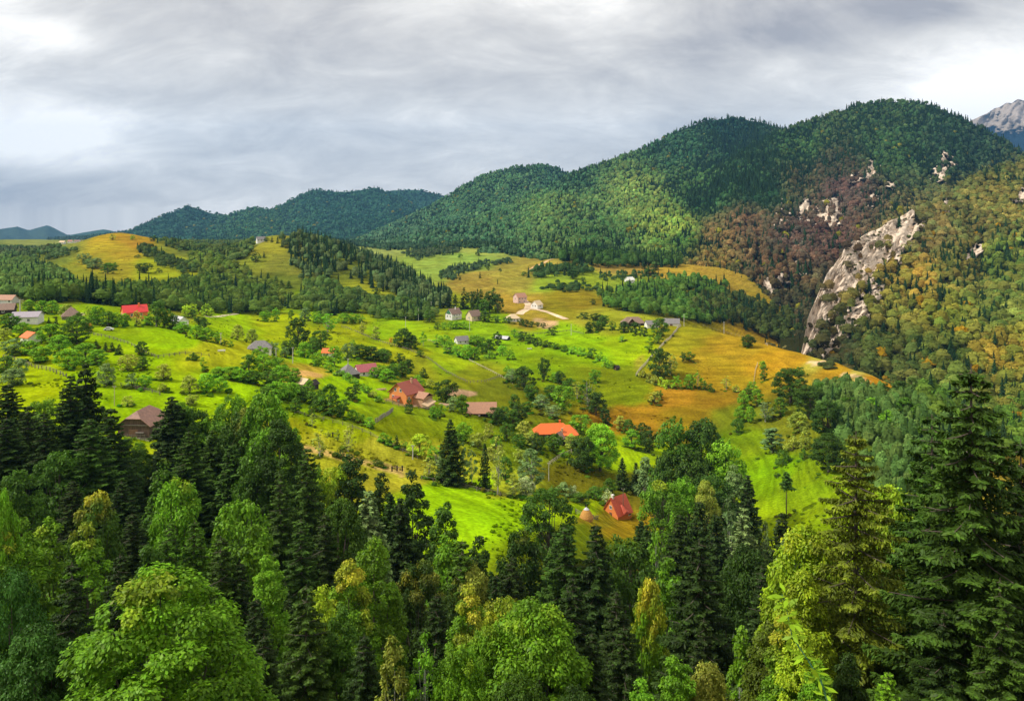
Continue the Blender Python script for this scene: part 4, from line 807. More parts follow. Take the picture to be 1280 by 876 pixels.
house('cottage', 577, 429, 65, 6.4, 8.6, 2.5, 2.7, 'gable', 'white', 'greyroof', 'white cottage with a dark roof in the green hedge corner', 'the dark roofed white cottage', 'cottage', win(('R', -2, 1.4), ('R', 1.6, 1.4), ('F', 0, 1.4)))
house('shed', 628, 424, 115, 6, 10, 1.2, 1.4, 'gable', 'darkwood', 'palegrey', 'low black shed under a slanting white tin roof on the open meadow', 'the white tin roofed shed', 'shed', [('R', 0, .4, 1.2, 1.2, 'door')])
house('cottage', 641, 401, 70, 8, 10.5, 2.8, 3.0, 'hip', 'white', 'creamroof', 'cottage with a cream straw coloured roof below the winding white track', 'the cream roofed cottage', 'cottage', win(('R', -2.5, 1.3), ('R', 0, 1.3), ('R', 2.5, 1.3)))
house('villa', 650, 378, 60, 9, 10, 5.6, 3.4, 'gable', 'pinkwall', 'tanroof', 'two storey pale pink house above the bend of the white track', 'the pale pink house', 'house', win(('R', -3, 4), ('R', 0, 4), ('R', 3, 4), ('R', -3, 1.4), ('R', 2, 1.4), ('F', 0, 4)))
house('white_house', 671, 385, 40, 8, 8, 3.6, 3.4, 'gable', 'white', 'creamroof', 'white house with a pale roof beside the track, below the pale pink house', None, 'house', win(('F', -1.5, 2.4), ('F', 1.5, 2.4), ('R', 0, 2.2)))
house('cottage', 787, 353, 55, 8, 9, 3.4, 3.0, 'gable', 'white', 'white', 'small white cottage by a hedge on the far slope under the big wood', 'the far white cottage', 'cottage', win(('F', 0, 2), ('R', 0, 2)))
def gab_x(r):
    a = roof_mesh('gable', 6, 7, 3.0, 3.2, .5); m = MB(); m.poly([(p[1] + 2.4, -p[0] - 2.0, p[2] + .02) for p in a.v], a.f); m.build('cross_roof', MT['brownroof'], r)
house('farmhouse', 791, 407, 85, 9, 17, 2.8, 4.0, 'hip', 'darkwood', 'brownroof', 'large old farmhouse with a brown hipped and cross-gabled roof', 'the large brown roofed farmhouse', 'house', win(('R', -5, 1.4), ('R', 4, 1.4)), extra=gab_x)
house('cottage', 815, 409, 80, 6.5, 9.5, 2.8, 2.4, 'gable', 'white', 'greyroof', 'white cottage with a light grey shingle roof next to the large brown roofed farmhouse', None, 'cottage', win(('R', -2.5, 1.4), ('R', 0, 1.4), ('R', 2.5, 1.4)))
house('barn', 839, 407, 100, 7.5, 12, 2.4, 3.2, 'gable', 'white', 'greyroof', 'grey roofed barn at the top end of the pale fence on the spur', 'the grey barn on the spur', 'barn', [('R', 0, 1, 2, 2, 'door')])
house('hut', 771, 462, 50, 2.4, 2.4, 1.7, 1.0, 'gable', 'darkwood', 'darkwood', 'tiny dark hut at the end of the hedge in the green meadow', 'the tiny dark hut', 'hut', [('F', 0, .7, .8, 1.3, 'door')])
house('white_house', 1229, 519, 70, 6.5, 8, 5.4, 4.2, 'gable', 'white', 'brownroof', 'white house with a steep brown roof half hidden behind the giant spruce', 'the half hidden white house', 'house', win(('R', -2, 3.4), ('R', 2, 3.4), ('F', 0, 3.4)))
house('shed', 1247, 529, 85, 3, 5, 1.5, .8, 'gable', 'darkwood', 'palegrey', 'little shed with a white roof below the half hidden white house', None, 'shed', [('R', 0, .5, .9, 1.2, 'door')])
house('white_house', 326, 303, 60, 7, 10, 4, 3.4, 'gable', 'white', 'greyroof', 'lone white house on the crest of the second straw coloured hill', 'the white house on the hilltop', 'house', win(('R', -4, 2.6), ('R', 0, 2.6), ('R', 4, 2.6)))
for px, w, rf, wl, lb in ((78, 14, 'creamroof', 'white', 'far house with a cream roof at the outer end of the distant village row'), (88, 12, 'tanroof', 'white', 'far tan roofed house second in the distant village row'), (97, 16, 'brownroof', 'white', 'far white house with brown roof in the middle of the distant village row'),
                         (106, 12, 'palegrey', 'white', 'far white house with a pale roof touching the straw coloured hill')):
    house('village_house', px, 0, 80 + px % 17, 10, w * .8, 4, 3.5, 'gable', wl, rf, lb, None, 'house', win(('R', -3, 3), ('R', 3, 3)), Y=1850 + px % 7 * 12, group='houses of the distant village')
for px, w, rf, lb in ((208, 16, 'white', 'far white walled house first beyond the straw coloured hill shoulder'), (216, 14, 'tanroof', 'far tan roofed house second beyond the hill shoulder'), (223, 18, 'pink', 'far house with a reddish roof in the village beyond the hill shoulder'), (231, 14, 'redtile', 'far dark red roofed house at the end of the village beyond the shoulder')):
    house('village_house', px, 0, 85, 10, w * .8, 4, 3.5, 'gable', 'pinkwall', rf, lb, None, 'house', win(('R', -3, 3), ('R', 3, 3)), Y=1900, group='houses of the village beyond the shoulder')

# ------------------------------------------------------------------ utility poles
def pole(px, py0, py1, label, cross=0, thick=.16, mat='concrete', Y=None):
    x, y, z = ground_at(px, py1, Y); h = (py1 - py0) / F * y; r = empty('utility_pole', (x, y, z)); tag(r, label, 'utility pole', 'utility poles of the valley')
    MB().tube([(0, 0, -1), (0, 0, h * .5), (0, 0, h)], [thick * 1.35, thick * 1.1, thick * .8], 8).build('post', MT[mat], r)
    n = 1 if cross == 0 else 2
    a = MB().box((0, 0, h - .35), (1.0 + cross * 1.2, .12, .14))
    if cross: a.box((0, 0, h - 1.3), (1.0 + cross, .12, .14))
    a = a.build('crossarm', MT[mat], r)
    for s in (-1, 1): MB().cyl((s * (.45 + cross * .55), 0, h - .28), .06, .05, .25, 6).build('insulator', MT['white'], a)
pole(195, 389, 408, 'leaning pale utility pole at the end of the orchard beside the scarlet roofed house', Y=None)
pole(25, 374, 392, 'concrete utility post with wide double crossarms behind the lilac roofed house', cross=2, thick=.24)
pole(366, 434, 454, 'tall pale utility pole in front of the dark grove beside the hipped farmhouse')
pole(345, 435, 448, 'shorter utility pole between the grey hipped farmhouse and the dark grove')
pole(435, 448, 469, 'utility pole standing before the grey pyramid roofed hut')
pole(507, 396, 409, 'thin white utility pole on the bright meadow uphill of the round dark tree')
pole(523, 386, 401, 'thin utility pole on the meadow, second before the green gabled house')
pole(539, 377, 391, 'thin utility pole at the foot of the spruce wood beside the green gabled house')
pole(587, 396, 414, 'utility pole between the green gabled house and the dark roofed cottage')
pole(855, 393, 408, 'white utility pole on the crest where the pale fence ends')
pole(905, 402, 417, 'grey utility pole on the crest of the dry orange spur')
pole(714, 405, 419, 'white utility pole with a wire bracket beside the round bush on the green meadow')
pole(276, 416, 431, 'pale greenish utility pole at the corner below the scarlet roofed house orchard')
pole(516, 556, 574, 'pale pole beside the round yellow green tree above the straw strip')
pole(779, 610, 648, 'slim dark pole rising in front of the steep red roofed house', thick=.1, mat='rail')
pole(686, 578, 601, 'white post at the corner of the brown paddock below the orange roofed farmhouse', thick=.1)
pole(1078, 478, 492, 'thin pole on the slope of young growth below the orange ridge', mat='palerail', thick=.1)
pole(143, 482, 507, 'thin pale pole on the meadow above the plank barn', mat='palerail', thick=.08)
# ------------------------------------------------------------------ fences
def fence(pts, label, mat='rail', step=3.0, h=1.15, rails=2, th=.09):
    W3 = []
    for px, py in pts:
        x, y, z = ground_at(px, py); W3.append((x, y, z))
    W3 = np.array(W3); seg = np.linalg.norm(np.diff(W3[:, :2], axis=0), axis=1); L = np.concatenate([[0], np.cumsum(seg)]); n = max(2, min(90, int(L[-1] / step) + 1)); t = np.linspace(0, L[-1], n)
    X = np.interp(t, L, W3[:, 0]) + (fbm(t / 14, 1.7, 2, 3) - .5) * 1.5; Yw = np.interp(t, L, W3[:, 1]) + (fbm(t / 17, 4.2, 2, 6) - .5) * 2.5; Z = gz(X / Yw * F + HX, Yw)
    r = empty('fence', (X[0], Yw[0], Z[0])); tag(r, label, 'fence'); rel = np.stack([X - X[0], Yw - Yw[0], Z - Z[0]], 1)
    g = random.Random(int(pts[0][0] * 7 + pts[0][1]))
    pm = MB().box((0, 0, 0), (th * 1.8, th * 1.8, h + .7)); me = None
    for p in rel:
        if me is None: o = pm.build('post', MT[mat], r); me = o.data
        else: o = link('post', me, r)
        o.location = (p[0], p[1], p[2] + (h - .7) / 2 + .1); o.rotation_euler = ((g.random() - .5) * .25, (g.random() - .5) * .25, g.random() * 3)
    for k in range(rails):
        m = MB()
        for a, b in zip(rel[:-1], rel[1:]):
            if g.random() < .12: continue
            z = h * (.95 - k * .42); m.tube([(a[0], a[1], a[2] + z + (g.random() - .5) * .2), (b[0], b[1], b[2] + z + (g.random() - .5) * .2)], [th * .7, th * .6], 4)
        m.build('rail', MT[mat], r)
fence([(852,408),(838,424),(820,441),(805,457),(794,470)], 'pale bleached rail fence running down from the crest between green and orange fields', 'palerail', 2.6, 1.6, 3, .2)
fence([(428,409),(450,417),(471,426),(511,438),(534,448),(559,466),(584,479),(606,478),(624,471)], 'long dark rail fence curving across the yellow green meadow above the brick house', th=.13, h=1.3)
fence([(536,426),(571,441),(591,453),(621,468),(640,480)], 'rail fence along the hedge below the dark roofed white cottage', 'palerail', th=.12)
fence([(5,448),(30,455),(58,463),(83,472)], 'grey fence above the yellow meadow beside the first spruces', th=.12, h=1.4)
fence([(113,418),(140,424),(163,431),(196,448),(231,443),(262,446)], 'old dark rail fence crossing the bright meadow by the round dark tree', th=.12)
fence([(118,480),(150,483),(173,488),(200,494)], 'low fence on the meadow just above the plank barn', th=.1)
fence([(370,517),(420,530),(461,543),(496,561),(521,573)], 'dark wire and post fence along the lower edge of the orchard meadow', th=.1)
fence([(471,529),(482,522),(491,514)], 'short broad plank fence climbing to the brick house garden', 'greywood', 2.0, 1.5, 4, .16)
fence([(484,503),(505,510),(530,512),(555,520)], 'garden fence in front of the orange brick house', th=.1)
fence([(688,582),(700,574),(715,566)], 'pale pole fence at the top edge of the brown paddock', 'palerail', 2.0, 1.4, 2, .14)
fence([(529,600),(571,608),(604,616),(640,623)], 'dark fence under the birches along the top of the lower green field', th=.12)
fence([(722,642),(734,648),(748,650)], 'short wooden fence round the haystack', 'greywood', 2.0, 1.2, 3, .12)
fence([(880,408),(905,415),(935,424),(960,432)], 'sparse post fence on the crest of the dry spur', 'palerail', 6, 1.2, 1, .12)
fence([(640,415),(670,418),(712,414),(730,418)], 'thin fence across the green meadow below the cream roofed cottage', 'rail', 3, 1.2, 2, .12)
fence([(948,455),(944,470),(940,485)], 'pale post line down the steep edge of the orange field', 'palerail', 3, 1.2, 2, .12)
# ------------------------------------------------------------------ small things
def haystack():
    x, y, z = ground_at(733, 650); r = empty('haystack', (x, y, z), 0, (.85, .85, .9)); tag(r, 'conical orange brown haystack with a white cap beside the steep red roofed house', 'haystack'); LAND.append((733, 645, 'the haystack'))
    m = MB(); ring = [(2.3, 0), (2.4, 1), (2.0, 2.0), (1.4, 2.9), (.7, 3.6), (.3, 3.9)]
    for (r0, z0), (r1, z1) in zip(ring[:-1], ring[1:]): m.cyl((0, 0, z0), r0, r1, z1 - z0, 14)
    m.build('hay', MT['hay'], r); MB().cyl((0, 0, 3.5), 1.0, .15, .7, 9).build('cap', MT['palegrey'], r); MB().cyl((0, 0, 4.0), .07, .05, 1.0, 6).build('pole', MT['rail'], r)
haystack()
def car(px, py):
    x, y, z = ground_at(px, py); r = empty('parked_car', (x, y, z), .2); tag(r, 'small white car parked on the bright meadow below the orchard row', 'car')
    b = MB(); o = [(-2.1, .35), (2.1, .35), (2.15, .8), (1.3, .95), (.7, 1.45), (-1.2, 1.48), (-1.9, 1.0), (-2.15, .85)]; n = len(o)
    b.poly([(p[0], -.85, p[1]) for p in o] + [(p[0], .85, p[1]) for p in o], [tuple(range(n)), tuple(range(2 * n - 1, n - 1, -1))] + [(i, i + n, (i + 1) % n + n, (i + 1) % n)[::-1] for i in range(n)]); b.build('body', MT['carpaint'], r)
    MB().box((-.2, 0, 1.2), (1.7, 1.74, .36)).build('window', MT['glass'], r)
    for sx in (-1.3, 1.3):
        for sy in (-.85, .85):
            w = MB().cyl((0, 0, -.1), .33, .33, .2, 12).build('wheel', MT['rubber'], r); w.location = (sx, sy, .33); w.rotation_euler = (math.radians(90), 0, 0)
car(136, 413)
def trough(px, py, label):
    x, y, z = ground_at(px, py); r = empty('trough', (x, y, z), .3); tag(r, label, 'trough')
    MB().box((0, 0, .5), (3.2, 1.1, .12)).box((0, -.5, .75), (3.2, .12, .5)).box((0, .5, .75), (3.2, .12, .5)).build('basin', MT['frame'], r)
    for s in (-1.2, 1.2): MB().box((s, 0, .22), (.3, .9, .45)).build('leg', MT['greywood'], r)
trough(277, 440, 'small white trough on the meadow under the yellow strip')
trough(662, 437, 'flat trough on the green meadow beside the hedge corner below the white tin roofed shed')
def rack(px, py, n, label):
    x, y, z = ground_at(px, py); r = empty('hay_rack', (x, y, z), .2); tag(r, label, 'hay rack')
    for i in range(n): MB().box((i * 1.5, (i % 2) * .4, .7), (.4, .4, 1.6)).build('stack', MT['darkwood'], r)
    MB().box(((n - 1) * .75,   .1, 1.1), (n * 1.5, .1, .12)).build('rail', MT['rail'], r)
rack(490, 589, 3, 'dark wooden hay rack of three stakes on the straw strip above the wood'); rack(416, 546, 1, 'single dark stake rack on the field below the orchard'); rack(709, 581, 1, 'dark stake rack on the brown paddock below the orange roofed farmhouse')
def pile(px, py, label, n=7, L=5, rz=.4):
    x, y, z = ground_at(px, py); r = empty('timber_pile', (x, y, z), rz); tag(r, label, 'timber'); m = MB(); g = random.Random(px)
    for i in range(n): m.box(((g.random() - .5) * .5, i * .32 - n * .16, .15 + (i % 2) * .18), (L, .26, .16), (g.random() - .5) * .1)
    m.build('boards', MT['wood'], r)
pile(475, 487, 'flat pile of pale boards beside the orange brick house'); pile(556, 506, 'loose pile of boards at the annex end of the orange brick house', 8, 6, -.5); pile(512, 508, 'pale boards lying before the porch of the orange brick house', 5, 6, .1)
# white track winding between the far houses
def track(pts, name, w, c):
    q = np.array([ground_at(*p) for p in pts]); t = np.linspace(0, 1, 60); k = np.linspace(0, 1, len(q)); cx = np.interp(t, k, q[:, 0]); cy = np.interp(t, k, q[:, 1]); d = unit(np.stack([np.gradient(cx), np.gradient(cy)], 1)); V = []
    for s in (-1, -.33, .33, 1):
        X = cx - d[:, 1] * w * s / 2; Yw = cy + d[:, 0] * w * s / 2; V.append(np.stack([X, Yw, gz(X / Yw * F + HX, Yw) + .12], 1))
    V = np.stack(V, 1).reshape(-1, 3); me = mesh_np(name, V, grid_faces(4, 60), [M_GROUND], np.tile(lin(c) * .7, (240, 1)), smooth=True); o = link(name, me); o['kind'] = 'structure'
track([(646,373),(655,376),(661,381),(660,386),(652,390),(649,393)], 'track', 7, (236, 206, 170)); track([(660,386),(672,387),(684,390),(697,395),(708,399)], 'track', 6, (236, 206, 170))
track([(258,396),(268,396),(282,394),(296,392)], 'track', 5, (216, 206, 160)); track([(702,322),(690,324),(676,330),(662,338)], 'track', 5, (220, 180, 130))
# ------------------------------------------------------------------ single trees
PAL = dict(ds=(38,56,16), sp=(50,74,19), dk=(47,70,17), dg=(60,90,18), mg=(88,126,20), lg=(98,142,26), yg=(128,152,26), ol=(122,132,46), gs=(92,114,62), tg=(56,92,30), wf=(128,140,92), og=(160,118,36), la=(84,100,22))
CNAME = dict(ds='blackish green', sp='dark green', dk='very dark', dg='deep green', mg='mid green', lg='bright green', yg='yellow green', ol='olive', gs='grey green', tg='cool green', wf='silvery', og='orange tinged', la='mossy yellowish')
K_LEAF = 1.75
NL = {'B': (700, 2800, 13000, 42000), 'S': (700, 2800, 14000, 60000)}
LS = {'B': (1.1, .62, .32, .19), 'S': (1.7, 1.0, .55, .27)}
SPEC = {'B': ('broadleaf_tree', 12, 10), 'O': ('broadleaf_tree', 16, 8.5), 'L': ('birch_tree', 14, 6), 'C': ('columnar_tree', 12, 3.6), 'U': ('bush', 3, 4.2), 'S': ('spruce_tree', 24, 9), 'K': ('larch_tree', 22, 9), 'P': ('pine_tree', 20, 5), 'W': ('weeping_birch', 13, 7), 'M': ('maple_tree', 13, 11)}
CATW = {'B': 'tree', 'O': 'tree', 'L': 'birch', 'C': 'tree', 'U': 'bush', 'S': 'spruce', 'K': 'larch', 'P': 'pine', 'W': 'weeping birch', 'M': 'maple'}
PROTO = {}
def proto(kind, lod):
    key = (kind, lod)
    if key in PROTO: return PROTO[key]
    nv = 3 if lod >= 2 else 4
    if kind in 'KPWM': nv = 2 if kind in 'PK' else 1
    out = []
    for i in range(nv):
        s = 1000 * lod + ord(kind) * 10 + i; nm = SPEC[kind][0]; g = random.Random(s)
        nb, lb, ns, ls = NL['B'][lod], LS['B'][lod], NL['S'][lod], LS['S'][lod]; lo = (16, 34, 70, 120)[lod]
        if kind == 'B': r = broadleaf(nm, 12, 10, (1.6, 1.2, 2.2, 1.4)[i], ('dome', 'round', 'dome', 'oval')[i], nb, lo, lb, s)
        elif kind == 'M': r = broadleaf(nm, 13, 11, .8, 'dome', int(nb * 1.6), 150, lb * .85, s, sag=.15, gap=.25)
        elif kind == 'O': r = broadleaf(nm, 16, 8.5, 1.0, ('point', 'oval', 'point', 'oval')[i], nb, int(lo * 1.1), lb, s)
        elif kind == 'L': r = broadleaf(nm, 14, 6, 2.2, 'oval', int(nb * .55), int(lo * .9), lb * .9, s, light_bark=True, gap=.42)
        elif kind == 'W': r = broadleaf(nm, 13, 7, .8, 'point', nb, lo, lb, s, sag=1.6, light_bark=True, gap=.3)
        elif kind == 'C': r = broadleaf(nm, 12, 3.6, .8, 'oval', int(nb * .7), int(lo * .8), lb * .8, s)
        elif kind == 'U': r = broadleaf(nm, 3, 4.2, .15, 'bush', int(nb * .6), int(lo * .6), lb * .45, s)
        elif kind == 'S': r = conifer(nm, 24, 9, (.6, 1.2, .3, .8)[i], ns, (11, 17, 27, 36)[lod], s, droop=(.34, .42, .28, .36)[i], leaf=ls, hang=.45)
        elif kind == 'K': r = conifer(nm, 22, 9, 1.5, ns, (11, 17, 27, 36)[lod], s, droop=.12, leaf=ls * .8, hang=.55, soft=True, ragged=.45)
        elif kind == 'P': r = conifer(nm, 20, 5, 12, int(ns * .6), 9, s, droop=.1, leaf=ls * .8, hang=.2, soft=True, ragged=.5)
        out.append(r)
    PROTO[key] = out; return out
TREES = []
def add_tree(kind, x, y, z, h, w, col, yel=0.0, wpx=20, label=None, rot=None, variant=None, group=None):
    lod = 3 if wpx >= 90 else 2 if wpx >= 38 else 1 if wpx >= 15 else 0
    ps = proto(kind, lod); tm, cm = ps[rnd.randrange(len(ps)) if variant is None else variant % len(ps)]
    nm, H0, W0 = SPEC[kind]
    if kind == 'B' and h < 6.3: nm = 'bush'
    if kind == 'O': nm = 'pointed_tree'
    r = empty(nm, (x, y, z), rnd.random() * 6.28 if rot is None else rot, (w / W0, w / W0, h / H0))
    t = link('trunk', tm, r); c = link('crown', cm, r); j = 1 + (rnd.random() - .5) * .22
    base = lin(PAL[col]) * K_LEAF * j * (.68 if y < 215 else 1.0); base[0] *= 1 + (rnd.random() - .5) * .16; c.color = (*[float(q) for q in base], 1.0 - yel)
    r['category'] = 'bush' if nm == 'bush' else CATW[kind]
    TREES.append(dict(o=r, kind=kind, col=col, yel=yel, px=x / y * F + HX, py=HY - (z + h * .5 - CZ) * F / y, w=w, h=h, label=label, Y=y, top=HY - (z + h - CZ) * F / y, wpx=wpx, group=group))
    if label: r['label'] = label
    return r
def top_tree(px, py, wpx, Y, kind, col, yel=0.0, label=None, **k):
    z = float(gz(px, Y)); h = CZ + (HY - py) / F * Y - z
    if h < 4: print('LOW', px, py, Y, round(h, 1)); h = 4
    w0 = wpx
    wpx = wpx * (1.5 if kind == 'S' and wpx < 150 else 1.28 if kind in 'SK' else 1.22)
    w = max(wpx * Y / F, h * {'S': .45, 'O': .37, 'K': .4, 'B': .40}.get(kind, 0)); wpx = w * F / Y
    return add_tree(kind, (px - HX) / F * Y, Y, z, h, w, col, yel, wpx, label, **k)
def base_tree(px, py, wpx, hpx, kind, col, yel=0.0, label=None, **k):
    Y = hit(px, py)
    if Y is None: print('MISS', px, py); return
    z = float(gz(px, Y)); wpx = wpx * 1.1
    return add_tree(kind, (px - HX) / F * Y, Y, z - .1, hpx * Y / F, wpx * Y / F, col, yel, wpx, label, **k)
# --- front wood: (column, row of the top, crown width, distance, kind, colour, yellowed top)
FG = """10 478 70 160 S ds|35 505 60 150 S ds|88 468 60 165 S ds|107 452 55 170 S ds|112 522 84 138 S sp|138 508 70 150 S ds|55 515 60 140 S ds|8 520 70 140 S ds|215 494 58 185 S ds|236 538 60 162 S sp|266 536 52 170 S sp|291 552 55 158 S sp|205 552 42 168 S ds|53 497 50 172 B mg .2
36 520 44 158 B dg|75 560 60 135 B dg|22 585 60 122 B dg|5 598 46 80 M lg|162 545 44 175 B mg|172 560 46 168 B dg|222 592 52 118 B lg .5|203 566 64 126 O dg .4|118 611 58 104 B dg .75|62 630 62 90 O mg .45|28 640 70 86 O mg .2|8 640 50 80 O mg .6|110 645 56 86 O mg .5
186 662 52 94 O dg|212 652 56 96 S dg|243 648 62 98 S dg|276 668 74 84 S sp|225 500 40 195 B mg|242 507 50 188 B dg|289 490 50 200 B mg|300 512 60 182 B dg|265 515 50 188 B mg|312 505 44 190 B ol|300 620 60 110 B mg|316 648 56 100 O mg|152 600 60 130 S ds|165 640 60 112 S ds|90 600 60 118 S ds|135 590 56 138 S ds
332 488 66 178 B mg .35|352 512 84 152 O dk|322 545 60 150 B dg|367 522 50 165 O mg|384 558 62 140 S sp|350 590 58 124 S sp|440 556 66 162 O dk .1|476 584 44 168 O dk|516 582 56 150 O dk|500 620 50 140 S ds|461 610 40 132 S gs|427 620 54 118 B dg|376 646 62 104 S sp|405 640 52 114 S ds|416 580 40 160 B yg .5|395 575 34 165 B mg .2
466 655 84 84 O mg .4|437 684 38 80 O mg .85|336 680 46 88 O lg .2|556 613 54 140 O dg .3|561 650 64 112 O mg .2|597 664 52 120 O dk|578 672 40 100 S dg|525 696 66 94 B dk .55|590 700 50 100 B ol .3|383 728 78 60 S sp|425 745 52 62 O dg|400 716 42 72 O yg .3|493 784 52 50 L ol|531 768 52 50 L lg|586 716 80 70 O mg .8|668 741 150 56 B mg .38
612 778 60 56 B mg .4|632 740 46 76 B mg .7|450 700 60 92 S ds|545 740 60 78 S ds|706 656 84 118 S sp|745 652 66 116 S ds|652 658 54 124 B dk .4|640 694 44 100 S ds|782 668 56 122 B dg|812 711 58 84 M mg .95|834 690 42 108 O mg|874 672 112 76 S ds|933 672 62 100 B dk|952 705 52 88 S ds|770 738 84 80 S ds|716 720 80 88 S ds
848 804 96 41 O mg .1|800 835 70 40 O lg .1|885 822 66 42 B ol .1|926 770 52 54 L mg|958 762 60 50 O la .2|985 745 50 47 O mg .7|1003 695 60 56 O yg .4|1008 648 54 62 B yg .5|685 608 58 180 B dg .15|828 598 52 205 B mg .5|857 592 32 220 B mg .1|882 598 28 218 B ol|875 624 46 168 S ds|850 640 50 158 S ds
820 648 26 150 L mg|911 619 26 165 L gs|930 632 32 158 S gs|955 640 32 158 W gs|935 592 36 212 S ds|896 640 46 150 S ds|915 690 50 110 S ds|978 638 32 142 S ds|985 664 30 128 S gs|1000 690 50 100 S ds|845 518 62 262 B dg|878 520 62 262 B dk .2|906 545 56 256 B mg .15|866 558 50 250 B dk|918 578 40 246 O gs|890 592 50 240 B dk|835 560 40 255 B dk|848 600 34 240 B dg
1070 536 148 57 K la|1113 602 62 76 B yg .3|1165 515 92 62 S sp|1214 452 210 50 S dk|1276 545 110 54 S ds|1110 838 46 34 S mg|1130 690 80 70 S ds|1040 690 70 72 S ds|1150 640 80 66 S ds|200 700 262 36 M mg .45|15 700 112 45 M tg|44 772 120 40 B tg|86 800 80 42 B dk|320 745 60 70 S ds|300 700 60 84 S ds|330 790 80 50 S ds
620 715 60 98 S ds|560 742 50 84 B dk|700 800 90 60 S ds|740 790 80 58 S ds|780 780 80 62 S ds|930 800 60 60 S dk|880 770 60 64 S ds|90 700 60 66 S ds|150 690 56 76 S ds|455 790 60 54 S ds|575 800 60 50 B mg .4|650 840 80 44 B dg|720 850 80 42 B dk|1060 800 70 48 O dk|1180 760 100 48 S ds|1250 720 100 46 S sp|1000 770 50 46 O yg .2|1020 810 50 40 O mg .1"""
for rec in FG.replace('\n', '|').split('|'):
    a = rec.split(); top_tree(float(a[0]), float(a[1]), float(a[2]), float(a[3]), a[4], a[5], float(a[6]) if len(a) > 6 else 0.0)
NFG = len(TREES)
# further trees close the gaps of the wood, always standing lower than the listed ones behind them
def fill():
    g = random.Random(5); added = 0
    for _ in range(4000):
        if added >= 110: break
        px = g.uniform(-40, 1320); Y = g.uniform(62, 185)
        edge = np.interp(px, [0, 140, 300, 420, 520, 600, 680, 760, 860, 1000, 1280], [180, 170, 180, 165, 160, 140, 150, 170, 200, 160, 150])
        if Y > edge: continue
        S = g.random() < .66; z = float(gz(px, Y)); h = g.uniform(13, 21) if S else g.uniform(9, 14); top = HY - (z + h - CZ) * F / Y; w = h * (g.uniform(.38, .45) if S else g.uniform(.4, .55)); wp = w * F / Y
        if any(abs(t['px'] - px) < (t['wpx'] + wp) * .36 and t['Y'] > Y - 3 and t['top'] > top - 30 for t in TREES): continue
        if any(abs(t['px'] - px) / F * Y < 2.6 and abs(t['Y'] - Y) < 4 for t in TREES): continue
        add_tree('S' if S else 'O', (px - HX) / F * Y, Y, z, h, w, g.choice(['ds', 'sp', 'ds', 'dk']) if S else g.choice(['dg', 'dk', 'mg']), 0 if S else g.random() * .3, wp); added += 1
    print('filled', added)
fill()
